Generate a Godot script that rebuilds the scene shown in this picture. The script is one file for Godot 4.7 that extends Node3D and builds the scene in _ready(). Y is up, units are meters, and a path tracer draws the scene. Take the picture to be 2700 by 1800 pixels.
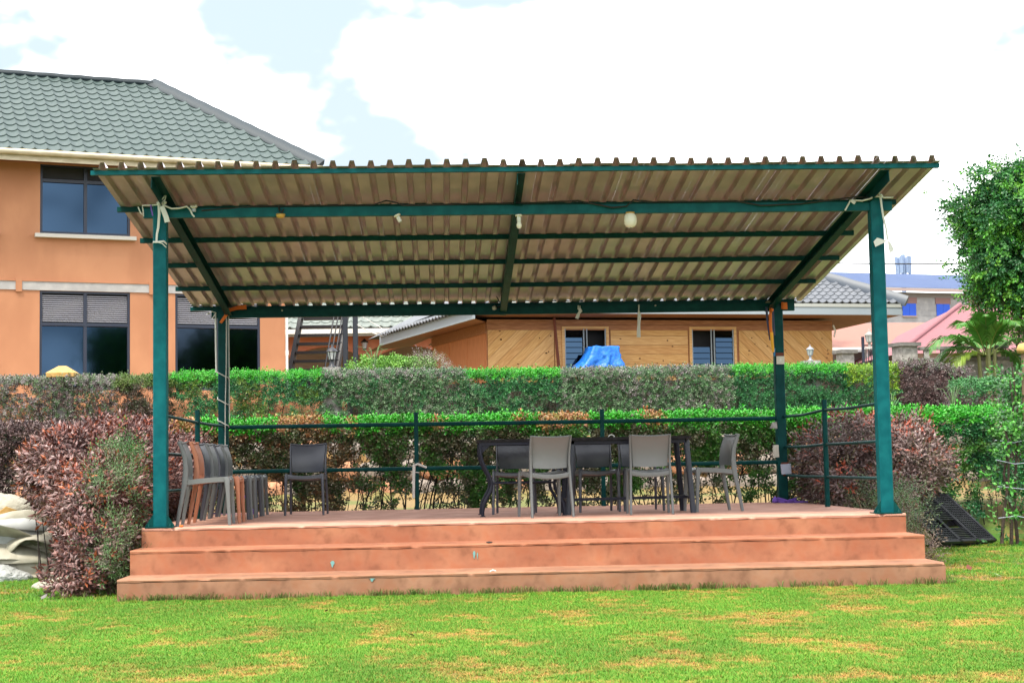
extends Node3D
# A green steel pavilion on a stepped terracotta platform, hedges and buildings behind it.

const EXPOSURE := 2.9
const DECK := 0.5955
const GOLD := 2.399963
var rng := RandomNumberGenerator.new()
var used := {}
var M := {}
var sprig_meshes := {}


# ---------------------------------------------------------------- names and metas
func numbered(called: String) -> String:
	if not used.has(called):
		used[called] = 0
		return called
	used[called] += 1
	return "%s_%03d" % [called, used[called]]


func tag(o: Node3D, label: String, category: String, group := "", kind := "") -> Node3D:
	if label: o.set_meta("label", label)
	if category: o.set_meta("category", category)
	if group: o.set_meta("group", group)
	if kind: o.set_meta("kind", kind)
	return o


func thing(called: String, label: String, category: String, at := Vector3.ZERO, turn := 0.0, group := "") -> Node3D:
	var o := Node3D.new()
	o.name = numbered(called)
	o.position = at
	o.rotation.y = turn
	tag(o, label, category, group)
	add_child(o, true)
	return o


# ---------------------------------------------------------------- mesh builder: faces are given counter-clockwise seen from outside
class MB:
	var v := PackedVector3Array()
	var n := PackedVector3Array()
	var c := PackedColorArray()
	var tint := Color.WHITE

	func tri3(a: Vector3, b: Vector3, d: Vector3, na: Vector3, nb: Vector3, nd: Vector3) -> void:
		v.append_array([a, d, b])
		n.append_array([na, nd, nb])
		c.append_array([tint, tint, tint])

	func tri(a: Vector3, b: Vector3, d: Vector3) -> void:
		var m := (b - a).cross(d - a)
		if m.length_squared() < 1e-16:
			return
		m = m.normalized()
		tri3(a, b, d, m, m, m)

	func quad(a: Vector3, b: Vector3, d: Vector3, e: Vector3) -> void:
		tri(a, b, d)
		tri(a, d, e)

	func box(center: Vector3, size: Vector3, basis := Basis.IDENTITY) -> void:
		var h := size * 0.5
		var p: Array[Vector3] = []
		for i in 8:
			p.append(center + basis * Vector3(h.x if i & 1 else -h.x, h.y if i & 2 else -h.y, h.z if i & 4 else -h.z))
		quad(p[4], p[5], p[7], p[6])
		quad(p[1], p[0], p[2], p[3])
		quad(p[5], p[1], p[3], p[7])
		quad(p[0], p[4], p[6], p[2])
		quad(p[6], p[7], p[3], p[2])
		quad(p[0], p[1], p[5], p[4])

	func bar(a: Vector3, b: Vector3, w: float, h: float, up := Vector3.UP) -> void:
		# a box from a to b, h along up, w across
		var x := (b - a).normalized()
		var z := x.cross(up).normalized()
		var y := z.cross(x).normalized()
		box((a + b) * 0.5, Vector3((b - a).length(), h, w), Basis(x, y, z))

	func bevel_box(center: Vector3, size: Vector3, r: float, basis := Basis.IDENTITY) -> void:
		# a box whose four edges along y are chamfered
		var hx := size.x * 0.5
		var hz := size.z * 0.5
		var poly := PackedVector2Array([Vector2(-hx + r, hz), Vector2(hx - r, hz), Vector2(hx, hz - r), Vector2(hx, -hz + r), Vector2(hx - r, -hz), Vector2(-hx + r, -hz), Vector2(-hx, -hz + r), Vector2(-hx, hz - r)])
		# seen from above (x right, z down) this runs counter-clockwise round +y
		var k := poly.size()
		var hy := size.y * 0.5
		for i in k:
			var a := poly[i]
			var b := poly[(i + 1) % k]
			quad(center + basis * Vector3(a.x, -hy, a.y), center + basis * Vector3(b.x, -hy, b.y), center + basis * Vector3(b.x, hy, b.y), center + basis * Vector3(a.x, hy, a.y))
		for i in range(1, k - 1):
			tri(center + basis * Vector3(poly[0].x, hy, poly[0].y), center + basis * Vector3(poly[i].x, hy, poly[i].y), center + basis * Vector3(poly[i + 1].x, hy, poly[i + 1].y))
			tri(center + basis * Vector3(poly[0].x, -hy, poly[0].y), center + basis * Vector3(poly[i + 1].x, -hy, poly[i + 1].y), center + basis * Vector3(poly[i].x, -hy, poly[i].y))

	func extrude(poly: PackedVector2Array, xf: Transform3D, depth: float) -> void:
		# poly in the local xy plane, from z = 0 to z = depth
		var p := poly
		if Geometry2D.is_polygon_clockwise(p):
			p = p.duplicate()
			p.reverse()
		var k := p.size()
		var idx := Geometry2D.triangulate_polygon(p)
		for i in range(0, idx.size(), 3):
			var q := [p[idx[i]], p[idx[i + 1]], p[idx[i + 2]]]
			if (q[1] - q[0]).cross(q[2] - q[0]) < 0:
				q = [q[0], q[2], q[1]]
			tri(xf * Vector3(q[0].x, q[0].y, depth), xf * Vector3(q[1].x, q[1].y, depth), xf * Vector3(q[2].x, q[2].y, depth))
			tri(xf * Vector3(q[0].x, q[0].y, 0), xf * Vector3(q[2].x, q[2].y, 0), xf * Vector3(q[1].x, q[1].y, 0))
		for i in k:
			var a := p[i]
			var b := p[(i + 1) % k]
			quad(xf * Vector3(a.x, a.y, 0), xf * Vector3(b.x, b.y, 0), xf * Vector3(b.x, b.y, depth), xf * Vector3(a.x, a.y, depth))

	func grid(rows: Array, closed := false, flip := false, cols: Array = []) -> void:
		# rows of points; smooth; outside is (along row) x (along rows)
		var R := rows.size()
		var K: int = rows[0].size()
		var nn := []
		for i in R:
			var line := PackedVector3Array()
			for j in K:
				var j0 := (j - 1 + K) % K if closed else maxi(j - 1, 0)
				var j1 := (j + 1) % K if closed else mini(j + 1, K - 1)
				var du: Vector3 = rows[i][j1] - rows[i][j0]
				var dv: Vector3 = rows[mini(i + 1, R - 1)][j] - rows[maxi(i - 1, 0)][j]
				var m := du.cross(dv)
				if m.length_squared() < 1e-18:
					m = Vector3.UP
				line.append(m.normalized() * (-1.0 if flip else 1.0))
			nn.append(line)
		for i in R - 1:
			for j in (K if closed else K - 1):
				var k := (j + 1) % K
				if not cols.is_empty():
					tint = cols[i][j]
				if flip:
					tri3(rows[i][j], rows[i + 1][k], rows[i][k], nn[i][j], nn[i + 1][k], nn[i][k])
					tri3(rows[i][j], rows[i + 1][j], rows[i + 1][k], nn[i][j], nn[i + 1][j], nn[i + 1][k])
				else:
					tri3(rows[i][j], rows[i][k], rows[i + 1][k], nn[i][j], nn[i][k], nn[i + 1][k])
					tri3(rows[i][j], rows[i + 1][k], rows[i + 1][j], nn[i][j], nn[i + 1][k], nn[i + 1][j])

	func sweep(pts: Array, prof: PackedVector2Array, scales: Array = [], side := Vector3.ZERO, smooth := true) -> void:
		# prof is counter-clockwise in the (side, normal) plane, swept along pts
		var rows := []
		var k := pts.size()
		var s := side
		for i in k:
			var t: Vector3 = (pts[mini(i + 1, k - 1)] - pts[maxi(i - 1, 0)]).normalized()
			if i == 0 and side == Vector3.ZERO:
				s = t.cross(Vector3.UP if absf(t.y) < 0.95 else Vector3.RIGHT).normalized()
			var b := t.cross(s).normalized()
			var a := b.cross(t).normalized()
			if side == Vector3.ZERO:
				s = a
			var sc: Vector2 = scales[i] if i < scales.size() else Vector2.ONE
			var row := PackedVector3Array()
			for p in prof:
				row.append(pts[i] + a * p.x * sc.x + b * p.y * sc.y)
			rows.append(row)
		if smooth:
			grid(rows, true)
		else:
			for i in k - 1:
				for j in prof.size():
					var j1 := (j + 1) % prof.size()
					quad(rows[i][j], rows[i][j1], rows[i + 1][j1], rows[i + 1][j])
		for j in range(1, prof.size() - 1):
			tri(rows[0][0], rows[0][j + 1], rows[0][j])
			tri(rows[k - 1][0], rows[k - 1][j], rows[k - 1][j + 1])

	func tube(pts: Array, r: float, sides := 8, r1 := -1.0) -> void:
		var prof := PackedVector2Array()
		for i in sides:
			prof.append(Vector2.from_angle(TAU * i / sides) * r)
		var sc := []
		for i in pts.size():
			sc.append(Vector2.ONE * (1.0 if r1 < 0 else lerpf(1.0, r1 / r, float(i) / (pts.size() - 1))))
		sweep(pts, prof, sc)

	func lathe(prof: Array, at := Vector3.ZERO, sides := 14, basis := Basis.IDENTITY) -> void:
		# prof: Vector2(radius, height) from bottom to top
		var rows := []
		for p in prof:
			var row := PackedVector3Array()
			for j in sides:
				var a := -TAU * j / sides
				row.append(at + basis * Vector3(cos(a) * p.x, p.y, sin(a) * p.x))
			rows.append(row)
		grid(rows, true)

	func mesh() -> ArrayMesh:
		var arr := []
		arr.resize(Mesh.ARRAY_MAX)
		arr[Mesh.ARRAY_VERTEX] = v
		arr[Mesh.ARRAY_NORMAL] = n
		arr[Mesh.ARRAY_COLOR] = c
		var m := ArrayMesh.new()
		m.add_surface_from_arrays(Mesh.PRIMITIVE_TRIANGLES, arr)
		return m


func put(called: String, mb, mat: Material, parent: Node3D = null, kind := "") -> MeshInstance3D:
	var o := MeshInstance3D.new()
	o.mesh = mb.mesh() if mb is MB else mb
	o.material_override = mat
	if parent == null:
		o.name = numbered(called)
		add_child(o, true)
	else:
		o.name = called
		var k := 0
		while parent.has_node(NodePath(o.name)):
			k += 1
			o.name = "%s_%03d" % [called, k]
		parent.add_child(o, true)
	if kind: o.set_meta("kind", kind)
	return o


var part_count := {}
func piece(called: String, mb, mat: Material, parent: Node3D, at := Transform3D.IDENTITY) -> MeshInstance3D:
	# like put(), for pieces that come by the hundred
	var key := "%d/%s" % [parent.get_instance_id(), called]
	var k: int = part_count.get(key, 0)
	part_count[key] = k + 1
	var o := MeshInstance3D.new()
	o.mesh = mb.mesh() if mb is MB else mb
	o.material_override = mat
	o.name = called if k == 0 else "%s_%03d" % [called, k]
	o.transform = at
	parent.add_child(o, true)
	return o


# ---------------------------------------------------------------- materials
func col(r: float, g: float, b: float) -> Color:      # linear base colour -> what albedo_color wants
	return Color(r, g, b).linear_to_srgb()


func noise_tex(seed_: int, freq: float, colors: Array, oct := 4, size := 384, kind := FastNoiseLite.TYPE_SIMPLEX_SMOOTH, offsets: Array = []) -> NoiseTexture2D:
	var t := NoiseTexture2D.new()
	var f := FastNoiseLite.new()
	f.seed = seed_
	f.frequency = freq
	f.fractal_octaves = oct
	f.noise_type = kind
	t.width = size
	t.height = size
	t.seamless = true
	t.noise = f
	var g := Gradient.new()
	var offs := PackedFloat32Array()
	for i in colors.size():
		offs.append(offsets[i] if offsets else float(i) / maxf(1, colors.size() - 1))
	g.offsets = offs
	g.colors = PackedColorArray(colors)
	t.color_ramp = g
	return t


func plain(r: float, g: float, b: float, rough := 0.6, metal := 0.0) -> StandardMaterial3D:
	var m := StandardMaterial3D.new()
	m.albedo_color = col(r, g, b)
	m.roughness = rough
	m.metallic = metal
	return m


func textured(c1: Color, c2: Color, repeat: float, freq := 0.02, rough := 0.7, bump := 0.0, seed_ := 1, stretch := Vector3.ONE) -> StandardMaterial3D:
	# c1, c2: linear base colours; repeat: metres per repeat
	var m := StandardMaterial3D.new()
	m.albedo_texture = noise_tex(seed_, freq, [c1.linear_to_srgb(), c1.lerp(c2, 0.35).linear_to_srgb(), c2.linear_to_srgb()], 5, 384, FastNoiseLite.TYPE_SIMPLEX_SMOOTH, [0.25, 0.5, 0.78])
	m.uv1_triplanar = true
	m.uv1_world_triplanar = true
	m.uv1_scale = stretch / repeat
	m.roughness = rough
	if bump > 0.0:
		m.heightmap_enabled = true
		m.heightmap_texture = noise_tex(seed_ + 50, freq * 2.5, [Color.BLACK, Color.WHITE], 4, 256)
		m.heightmap_scale = bump
	return m


func leaf_mat(back := 0.35, rough := 0.45) -> StandardMaterial3D:
	var m := StandardMaterial3D.new()
	m.vertex_color_use_as_albedo = true
	m.roughness = rough
	m.backlight_enabled = true
	m.backlight = Color(back, back, back)
	m.cull_mode = BaseMaterial3D.CULL_DISABLED
	return m


func make_materials() -> void:
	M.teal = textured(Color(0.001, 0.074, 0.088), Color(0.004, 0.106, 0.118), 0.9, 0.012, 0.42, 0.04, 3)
	M.teal_dark = textured(Color(0.001, 0.036, 0.036), Color(0.002, 0.050, 0.048), 0.9, 0.012, 0.45, 0.04, 4)  # same paint as teal, with the shade under the roof put into it
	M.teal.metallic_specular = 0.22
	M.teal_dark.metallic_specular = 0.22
	M.sheet = textured(Color(0.52, 0.435, 0.46), Color(0.67, 0.57, 0.59), 1.7, 0.012, 0.5, 0.0, 5, Vector3(1, 1, 0.5))
	M.sheet.metallic = 0.5
	M.sheet.roughness = 0.33
	M.step_face = step_material(Color(0.27, 0.098, 0.050), Color(0.355, 0.150, 0.080), 6)
	M.step_low = step_material(Color(0.255, 0.122, 0.070), Color(0.325, 0.165, 0.098), 9)
	M.deck = textured(Color(0.42, 0.21, 0.15), Color(0.54, 0.30, 0.225), 2.3, 0.012, 0.8, 0.15, 12)
	M.grey_plastic = plain(0.125, 0.134, 0.136, 0.42)
	M.slate_plastic = plain(0.058, 0.062, 0.08, 0.36)  # charcoal plastic, with shade on the chairs facing out also put in
	M.terra_plastic = plain(0.36, 0.14, 0.075, 0.5)
	M.table_steel = plain(0.014, 0.015, 0.026, 0.4)
	M.table_top = textured(Color(0.010, 0.009, 0.010), Color(0.020, 0.017, 0.019), 0.8, 0.02, 0.4, 0.05, 21)
	M.table_top.metallic_specular = 0.2
	M.table_steel.metallic_specular = 0.3
	M.orange_wall = textured(Color(0.395, 0.172, 0.088), Color(0.485, 0.225, 0.118), 4.0, 0.01, 0.85, 0.12, 14, Vector3(1, 0.5, 1))
	M.band = textured(Color(0.34, 0.33, 0.33), Color(0.44, 0.42, 0.41), 2.0, 0.015, 0.8, 0.05, 15)
	M.roof_tile = textured(Color(0.040, 0.065, 0.062), Color(0.054, 0.080, 0.075), 3.0, 0.015, 0.5, 0.0, 16)
	M.ridge = plain(0.014, 0.025, 0.034, 0.55)
	M.gutter = textured(Color(0.44, 0.38, 0.27), Color(0.60, 0.53, 0.41), 2.5, 0.02, 0.6, 0.0, 17, Vector3(1, 3, 1))
	M.frame_blue = plain(0.012, 0.018, 0.04, 0.4)
	M.glass = plain(0.028, 0.052, 0.088, 0.04, 1.0)
	M.glass_dark = plain(0.02, 0.03, 0.045, 0.04, 1.0)
	M.slat = plain(0.40, 0.40, 0.46, 0.5)
	M.dark = plain(0.008, 0.008, 0.01, 0.7)
	M.sill = plain(0.5, 0.47, 0.43, 0.7)
	M.black_steel = plain(0.012, 0.012, 0.016, 0.5)
	M.steel_blue = plain(0.02, 0.026, 0.04, 0.5)
	M.pink_wall = textured(Color(0.46, 0.17, 0.105), Color(0.52, 0.21, 0.13), 3.0, 0.012, 0.85, 0.1, 18)
	M.beige = plain(0.28, 0.22, 0.16, 0.85)
	M.pale_tile = textured(Color(0.14, 0.165, 0.15), Color(0.19, 0.215, 0.195), 2.0, 0.02, 0.55, 0.0, 19)
	M.white = plain(0.66, 0.65, 0.62, 0.6)
	M.cloth = plain(0.62, 0.60, 0.56, 0.9)
	M.cord = plain(0.42, 0.42, 0.38, 0.9)
	M.orange_cloth = plain(0.62, 0.14, 0.02, 0.85)
	M.yellow_cloth = plain(0.75, 0.36, 0.03, 0.85)
	M.purple = plain(0.16, 0.08, 0.42, 0.8)
	M.navy_cloth = plain(0.05, 0.055, 0.11, 0.9)
	M.blue_cloth = plain(0.02, 0.16, 0.36, 0.8)
	M.box_grey = plain(0.38, 0.42, 0.52, 0.6)
	M.box_white = plain(0.52, 0.50, 0.43, 0.6)
	M.rust = plain(0.13, 0.035, 0.02, 0.9)
	M.cable = plain(0.01, 0.01, 0.011, 0.6)
	M.bulb = plain(0.72, 0.69, 0.58, 0.35)
	M.brass = plain(0.55, 0.33, 0.07, 0.5)
	M.blue_tarp = textured(Color(0.005, 0.11, 0.50), Color(0.008, 0.17, 0.66), 0.7, 0.02, 0.5, 0.6, 22)
	M.cream_tarp = textured(Color(0.29, 0.272, 0.21), Color(0.375, 0.355, 0.29), 1.2, 0.02, 0.6, 0.25, 23)
	M.white_tarp = textured(Color(0.32, 0.335, 0.33), Color(0.39, 0.405, 0.40), 1.2, 0.02, 0.5, 0.25, 24)
	M.black_plastic = plain(0.012, 0.012, 0.017, 0.32)
	M.bark = textured(Color(0.035, 0.024, 0.018), Color(0.085, 0.062, 0.045), 0.5, 0.03, 0.95, 0.5, 25)
	M.twig = plain(0.022, 0.015, 0.013, 0.95)
	M.pale_twig = plain(0.20, 0.135, 0.085, 0.95)
	M.leaf = leaf_mat(0.3, 0.42)
	M.leaf_dull = leaf_mat(0.25, 0.55)
	M.grass = leaf_mat(0.6, 0.75)
	M.palm = leaf_mat(0.4, 0.45)
	M.stone = textured(Color(0.20, 0.17, 0.15), Color(0.34, 0.28, 0.24), 0.7, 0.02, 0.9, 0.8, 26)
	M.stone_orange = textured(Color(0.38, 0.17, 0.09), Color(0.50, 0.26, 0.15), 0.7, 0.02, 0.9, 0.8, 27)
	M.concrete = textured(Color(0.20, 0.19, 0.18), Color(0.36, 0.345, 0.33), 1.1, 0.02, 0.9, 0.4, 28)
	M.concrete_dark = textured(Color(0.11, 0.105, 0.10), Color(0.2, 0.19, 0.18), 1.1, 0.02, 0.9, 0.4, 29)
	M.ochre = textured(Color(0.46, 0.27, 0.08), Color(0.56, 0.36, 0.13), 0.9, 0.02, 0.85, 0.3, 30)
	M.soil = textured(Color(0.30, 0.18, 0.07), Color(0.42, 0.28, 0.12), 2.1, 0.02, 0.95, 1.0, 31)
	M.cabin_roof = textured(Color(0.10, 0.11, 0.13), Color(0.145, 0.155, 0.175), 1.6, 0.02, 0.5, 0.0, 33)
	M.cabin_ridge = plain(0.055, 0.07, 0.095, 0.5)
	M.fascia = plain(0.27, 0.315, 0.36, 0.6)
	M.fascia_top = plain(0.36, 0.375, 0.36, 0.6)
	M.soffit = wood(Color(0.20, 0.075, 0.04), Color(0.30, 0.13, 0.075), 34, Vector3(0.35, 2, 2))
	M.plank = wood(Color(0.47, 0.25, 0.085), Color(0.58, 0.345, 0.135), 35, Vector3(0.3, 3, 1))
	M.plank_b = wood(Color(0.43, 0.215, 0.072), Color(0.56, 0.32, 0.125), 36, Vector3(0.3, 3, 1))
	M.plank_c = wood(Color(0.50, 0.28, 0.11), Color(0.60, 0.37, 0.16), 37, Vector3(0.3, 3, 1))
	M.trim_wood = wood(Color(0.26, 0.105, 0.045), Color(0.36, 0.16, 0.075), 38, Vector3(0.3, 3, 1))
	M.ply = wood(Color(0.44, 0.16, 0.065), Color(0.54, 0.23, 0.10), 39, Vector3(3, 0.25, 3))
	M.knot = plain(0.09, 0.035, 0.014, 0.9)
	M.blue_roof = textured(Color(0.024, 0.054, 0.15), Color(0.032, 0.066, 0.17), 9.0, 0.01, 0.6, 0.0, 40)
	M.block_wall = textured(Color(0.27, 0.27, 0.29), Color(0.36, 0.355, 0.37), 4.0, 0.02, 0.9, 0.0, 41)
	M.pink_roof = plain(0.27, 0.115, 0.085, 0.7)
	M.mauve_roof = plain(0.23, 0.09, 0.105, 0.7)
	M.blue_shutter = plain(0.005, 0.08, 0.62, 0.5)
	M.lilac_wall = plain(0.42, 0.38, 0.45, 0.85)
	M.antenna = plain(0.22, 0.30, 0.46, 0.5)  # blue of the distant haze is put into the mast colour
	M.splash = plain(0.13, 0.30, 0.29, 0.8)
	M.lamp_glass = plain(0.5, 0.52, 0.52, 0.15)
	M.lamp_black = plain(0.02, 0.022, 0.03, 0.45)
	M.lamp_grey = plain(0.22, 0.235, 0.27, 0.45)


func wood(c1: Color, c2: Color, seed_: int, stretch: Vector3) -> StandardMaterial3D:
	var m := textured(c1, c2, 0.9, 0.02, 0.72, 0.1, seed_, stretch)
	m.uv1_world_triplanar = false
	return m


func step_material(c1: Color, c2: Color, seed_: int) -> StandardMaterial3D:
	# limewashed cement: soft blotches, with repainted rectangles and grey scuffs over them
	var m := textured(c1, c2, 3.1, 0.008, 0.85, 0.25, seed_, Vector3(1, 2, 1))
	m.uv2_triplanar = true
	m.uv2_world_triplanar = true
	m.uv2_scale = Vector3(0.45, 0.42, 0.5)
	m.detail_enabled = true
	m.detail_uv_layer = BaseMaterial3D.DETAIL_UV_2
	m.detail_blend_mode = BaseMaterial3D.BLEND_MODE_MUL
	var t := noise_tex(seed_ + 7, 0.02, [Color(0.86, 0.84, 0.82), Color(0.96, 0.955, 0.95), Color(1, 1, 1), Color(1.0, 0.95, 0.91)], 6, 512, FastNoiseLite.TYPE_SIMPLEX_SMOOTH, [0.12, 0.34, 0.5, 0.8])
	m.detail_albedo = t
	return m


# ---------------------------------------------------------------- camera, sky, sun
func set_the_view() -> void:
	var cam := Camera3D.new()
	cam.name = "camera"
	cam.position = Vector3(-0.8723, 1.1528, 15.2591)
	cam.rotation = Vector3(0.0760, -0.0490, -0.0179)
	cam.fov = 24.25
	cam.near = 0.05
	cam.far = 900.0
	add_child(cam)
	cam.current = true
	var env := Environment.new()
	env.background_mode = Environment.BG_SKY
	var sky := Sky.new()
	var pano := PanoramaSkyMaterial.new()
	pano.panorama = ImageTexture.create_from_image(sky_image())
	sky.sky_material = pano
	env.sky = sky
	env.tonemap_mode = Environment.TONE_MAPPER_LINEAR
	env.tonemap_exposure = EXPOSURE
	env.sdfgi_enabled = true
	env.ssao_enabled = true
	env.ssil_enabled = true
	var we := WorldEnvironment.new()
	we.name = "environment"
	we.environment = env
	add_child(we)
	var sun := DirectionalLight3D.new()
	sun.name = "sun"
	sun.light_color = Color(1.0, 0.965, 0.90)
	sun.light_energy = 0.75
	sun.light_angular_distance = 14.0
	sun.shadow_enabled = true
	add_child(sun)
	sun.look_at_from_position(Vector3(-4, 15, 6.5), Vector3.ZERO)


var cloud_a := FastNoiseLite.new()
var cloud_b := FastNoiseLite.new()
func sky_color(d: Vector3) -> Color:
	# broken bright cloud over a pale blue sky
	var h := maxf(d.y, 0.0)
	var p := Vector3(d.x, d.y * 1.9, d.z)
	var q := p + Vector3(cloud_b.get_noise_3dv(p * 2.0), cloud_b.get_noise_3dv(p * 2.0 + Vector3(7, 0, 0)), cloud_b.get_noise_3dv(p * 2.0 + Vector3(0, 9, 0))) * 0.02
	var f := cloud_a.get_noise_3dv(q) * 0.95 + 0.27 + 0.42 * cloud_b.get_noise_3dv(p * 3.4) + 0.16 * cloud_b.get_noise_3dv(p * 9.0)
	# the gap that shows over the roof, and wider cover to its right
	var az := rad_to_deg(atan2(d.x, -d.z))
	var el := rad_to_deg(asin(clampf(d.y, -1, 1)))
	var gap := 0.0
	for g in [[-6.9, 17.2, 2.0, 2.4, 0.65], [-4.4, 14.6, 2.0, 2.4, 0.8], [-2.5, 11.9, 1.9, 1.2, 0.55], [0.2, 10.9, 2.8, 0.6, 0.36], [1.8, 17.7, 4.2, 1.5, 0.75], [-0.5, 17.8, 3.4, 1.2, 0.3], [-11.3, 14.7, 0.5, 0.5, 0.4], [-15.0, 14.1, 0.6, 0.4, 0.4], [4.4, 13.0, 3.0, 0.5, 0.2], [5.0, 20.5, 7.0, 3.0, 0.3], [9.0, 15.0, 3.6, 3.4, -0.5], [14.0, 12.0, 4.5, 6.0, -0.6], [-11.5, 17.0, 2.3, 2.2, -0.35], [-9.4, 11.6, 2.6, 1.2, -0.3], [1.6, 14.8, 3.2, 1.1, -0.3], [4.0, 9.0, 6.0, 1.3, -0.3]]:
		var a: float = (az - g[0]) / g[2]
		var b: float = (el - g[1]) / g[3]
		gap += g[4] * exp(-a * a - b * b)
	f -= gap
	var cover := smoothstep(-0.13, 0.27, f)
	var blue := Color(0.262, 0.322, 0.368).lerp(Color(0.325, 0.35, 0.37), exp(-h * 7.0))
	blue = blue.lerp(Color(0.075, 0.15, 0.29), smoothstep(0.3, 1.0, h))
	var shade := cloud_b.get_noise_3dv(q * 3.0)
	var cloud := Color(0.93, 0.94, 0.955) * (0.92 + 0.25 * shade + 0.2 * smoothstep(0.0, 0.5, f))
	if d.y < 0.0:
		return Color(0.10, 0.105, 0.08).lerp(Color(0.6, 0.62, 0.62), exp(d.y * 14.0))
	return blue.lerp(cloud, cover)


func sky_image() -> Image:
	cloud_a.seed = 41
	cloud_a.frequency = 3.4
	cloud_a.fractal_octaves = 6
	cloud_a.fractal_gain = 0.53
	cloud_b.seed = 12
	cloud_b.frequency = 5.0
	cloud_b.fractal_octaves = 5
	var w := 1024
	var im := Image.create(w, w / 2, false, Image.FORMAT_RGBF)
	paint_sky(im, 0, 0, w, w / 2, w)
	im.resize(4096, 2048, Image.INTERPOLATE_CUBIC)
	# the part that the lens sees, at full resolution: 50 degrees wide, the same sky
	paint_sky(im, 0, 780, 290, 250, 4096)
	paint_sky(im, 4096 - 240, 780, 240, 250, 4096)
	return im


func paint_sky(im: Image, x0: int, y0: int, w: int, h: int, full: int) -> void:
	for y in range(y0, y0 + h):
		var el := PI * (0.5 - (y + 0.5) / (full * 0.5))
		for x in range(x0, x0 + w):
			var az := TAU * (x + 0.5) / full      # 0 looks along -z
			im.set_pixel(x, y, sky_color(Vector3(sin(az) * cos(el), sin(el), -cos(az) * cos(el))))


# ---------------------------------------------------------------- the lie of the land
var patch := FastNoiseLite.new()
var fine := FastNoiseLite.new()
func ground_height(x: float, z: float) -> float:
	var y := 0.0
	y += 0.50 * smoothstep(-5.4, -6.6, z)
	y += 0.12 * smoothstep(-6.6, -8.6, z)
	y += 0.75 * smoothstep(-9.0, -10.4, z)
	y += 0.68 * smoothstep(-11.9, -13.2, z)
	y += 0.5 * smoothstep(-14.0, -30.0, z)
	y += 0.6 * smoothstep(-30.0, -60.0, z)
	if z < -4.0:
		y += 0.03 * patch.get_noise_2d(x * 0.6, z * 0.6)
	return y


func straw(x: float, z: float) -> float:
	# how dry the lawn is here, 0 to 1
	var a := patch.get_noise_2d(x * 1.25, z * 0.85) * 0.70 + fine.get_noise_2d(x * 1.6, z * 1.2) * 0.50
	a += 0.10 * smoothstep(-4.0, 1.5, x) - 0.10 * smoothstep(1.2, 0.0, absf(z - 1.6))
	return smoothstep(0.0, 0.60, a)


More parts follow.
